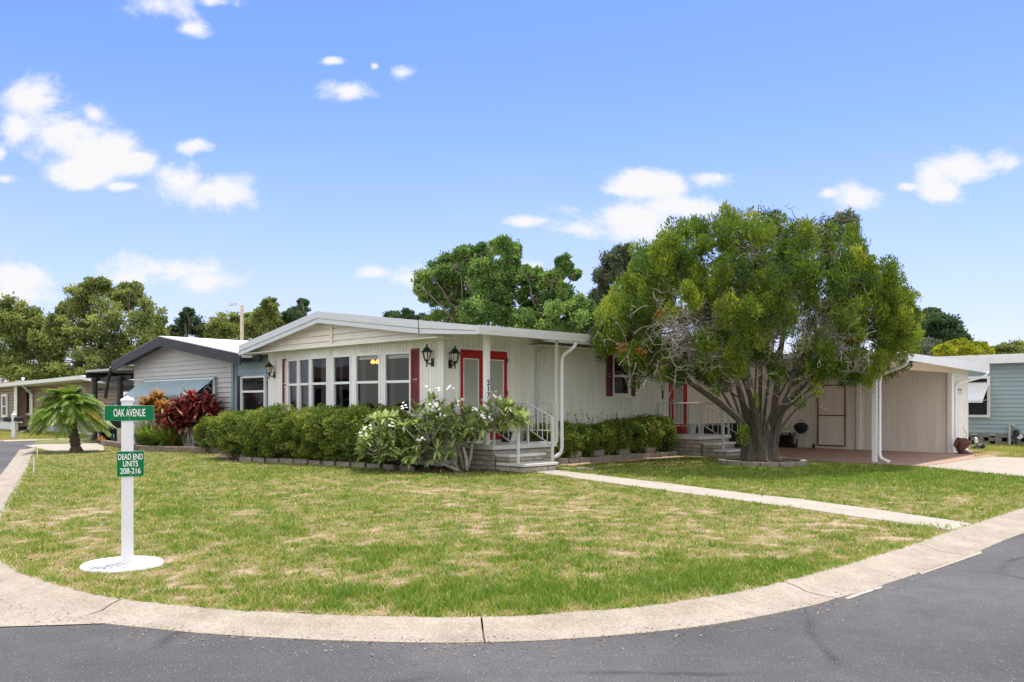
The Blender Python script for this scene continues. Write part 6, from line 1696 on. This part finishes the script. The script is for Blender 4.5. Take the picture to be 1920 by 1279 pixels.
nz2 = N(nt, 'TexNoise', i_Scale=5.0, i_Detail=3.0); L(nt, mpn.outputs[0], nz2.inputs['Vector'])
clouds = [(300, 12, 88, 38), (350, 55, 40, 18), (400, 2, 50, 16), (55, 185, 66, 50), (115, 250, 88, 52), (190, 290, 75, 44), (250, 306, 48, 26), (175, 215, 28, 22), (30, 235, 44, 40), (0, 290, 14, 26), (10, 335, 34, 12), (150, 320, 60, 30),
          (362, 275, 42, 16), (385, 358, 105, 42), (345, 342, 60, 36), (238, 350, 32, 10), (320, 508, 108, 30), (380, 526, 68, 20), (255, 522, 62, 16), (28, 528, 58, 36), (20, 558, 66, 26),
          (652, 169, 52, 21), (622, 114, 26, 9), (755, 139, 28, 18), (702, 125, 10, 8), (705, 512, 40, 15), (775, 522, 58, 26), (1212, 348, 84, 24), (1160, 356, 46, 12), (1190, 412, 120, 36), (1270, 390, 84, 24), (1090, 430, 66, 18), (985, 415, 44, 12),
          (1348, 333, 58, 18), (1605, 376, 52, 26), (1555, 362, 34, 13), (1745, 325, 46, 36), (1805, 318, 80, 27), (1892, 305, 58, 30), (1760, 355, 50, 20), (1700, 350, 26, 12), (1000, 500, 30, 16)]
best = None
for (px, py, rx, ry) in clouds:
    du = mth('MULTIPLY', mth('SUBTRACT', U_, (px-HX)/F), F/(rx*1.25)); dv = mth('MULTIPLY', mth('SUBTRACT', V_, (HY-py)/F), F/(ry*1.3))
    d = mth('SUBTRACT', 1.0, mth('SQRT', mth('ADD', mth('MULTIPLY', du, du), mth('MULTIPLY', dv, dv))))
    if best is None: best = d
    else:
        n = N(nt, 'Math', operation='SMOOTH_MAX'); L(nt, best, n.inputs[0]); L(nt, d, n.inputs[1]); n.inputs[2].default_value = .25; best = n.outputs[0]
dens = mth('ADD', best, mth('MULTIPLY', mth('SUBTRACT', nz.outputs['Fac'], .50), 3.4))
al = N(nt, 'MapRange', interpolation_type='SMOOTHSTEP'); al.inputs[1].default_value = .02; al.inputs[2].default_value = .80; L(nt, dens, al.inputs[0])
front_ = N(nt, 'MapRange'); front_.inputs[1].default_value = .05; front_.inputs[2].default_value = .2; L(nt, sx.outputs[1], front_.inputs[0])
# bright broken cloud out of view, overhead and behind, added as fill light
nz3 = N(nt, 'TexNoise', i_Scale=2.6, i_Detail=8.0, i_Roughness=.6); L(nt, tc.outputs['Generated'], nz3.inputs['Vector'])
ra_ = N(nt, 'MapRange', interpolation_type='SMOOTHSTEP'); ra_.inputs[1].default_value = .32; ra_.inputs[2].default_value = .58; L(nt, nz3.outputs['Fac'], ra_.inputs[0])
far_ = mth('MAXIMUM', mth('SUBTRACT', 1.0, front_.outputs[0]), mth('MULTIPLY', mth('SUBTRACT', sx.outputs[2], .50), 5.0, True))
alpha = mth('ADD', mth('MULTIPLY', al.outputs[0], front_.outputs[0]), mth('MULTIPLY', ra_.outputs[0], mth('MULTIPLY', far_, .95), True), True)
# thin veil low over the horizon
ve = N(nt, 'MapRange', interpolation_type='SMOOTHSTEP'); ve.inputs[1].default_value = .38; ve.inputs[2].default_value = .0; ve.inputs[3].default_value = 0.0; ve.inputs[4].default_value = .62; L(nt, sx.outputs[2], ve.inputs[0])
wisps = N(nt, 'MapRange'); wisps.inputs[1].default_value = .3; wisps.inputs[2].default_value = .75; wisps.inputs[3].default_value = .6; wisps.inputs[4].default_value = 1.2; L(nt, nz2.outputs['Fac'], wisps.inputs[0])
veil = mth('MULTIPLY', ve.outputs[0], wisps.outputs[0], True)
hs_ = N(nt, 'HueSaturation', i_Hue=SKY_HUE, i_Saturation=SKY_SAT, i_Value=SKY_VAL); tintn = N(nt, 'MixRGB', blend_type='MULTIPLY', i_0=1.0); tintn.inputs[2].default_value = (.83, .77, 1.04, 1); L(nt, sky.outputs[0], tintn.inputs[1]); L(nt, tintn.outputs[0], hs_.inputs['Color'])
mv = N(nt, 'MixRGB'); mv.inputs[2].default_value = tuple(c/SKY_STRENGTH for c in VEIL)+(1,); L(nt, veil, mv.inputs[0]); L(nt, hs_.outputs[0], mv.inputs[1])
mcc = N(nt, 'MixRGB'); mcc.inputs[1].default_value = tuple(c/SKY_STRENGTH for c in CLOUD)+(1,); mcc.inputs[2].default_value = tuple(c/SKY_STRENGTH for c in CLOUD_FILL)+(1,); L(nt, far_, mcc.inputs[0])
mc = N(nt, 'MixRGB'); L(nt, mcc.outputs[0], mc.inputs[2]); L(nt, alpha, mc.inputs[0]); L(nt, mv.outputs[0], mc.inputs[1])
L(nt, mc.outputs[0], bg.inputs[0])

sl = bpy.data.lights.new('sun', 'SUN'); sl.energy = SUN_POWER; sl.angle = R(.55); sl.color = (1.0, .955, .88)
so_ = bpy.data.objects.new('sun', sl); col.objects.link(so_)
az = R(SUN_AZ); el = R(SUN_EL); dirv = Vector((math.sin(az)*math.cos(el), math.cos(az)*math.cos(el), math.sin(el)))
so_.rotation_euler = (-dirv).to_track_quat('-Z', 'Y').to_euler(); so_.location = dirv*60

cam = bpy.data.cameras.new('camera'); co = bpy.data.objects.new('camera', cam); col.objects.link(co); scene.camera = co
co.location = (0, 0, EYE); co.rotation_euler = (R(90), 0, 0)
cam.sensor_width = 36; cam.lens = F/1920*36; cam.shift_y = (HY-639.5)/1920; cam.clip_start = .1; cam.clip_end = 3000
vs = scene.view_settings; vs.view_transform = 'Standard'; vs.look = 'None'; vs.gamma = 1; vs.exposure = EXPOSURE; vs.use_curve_mapping = False
scene.cycles.max_bounces = 8; scene.cycles.transparent_max_bounces = 8
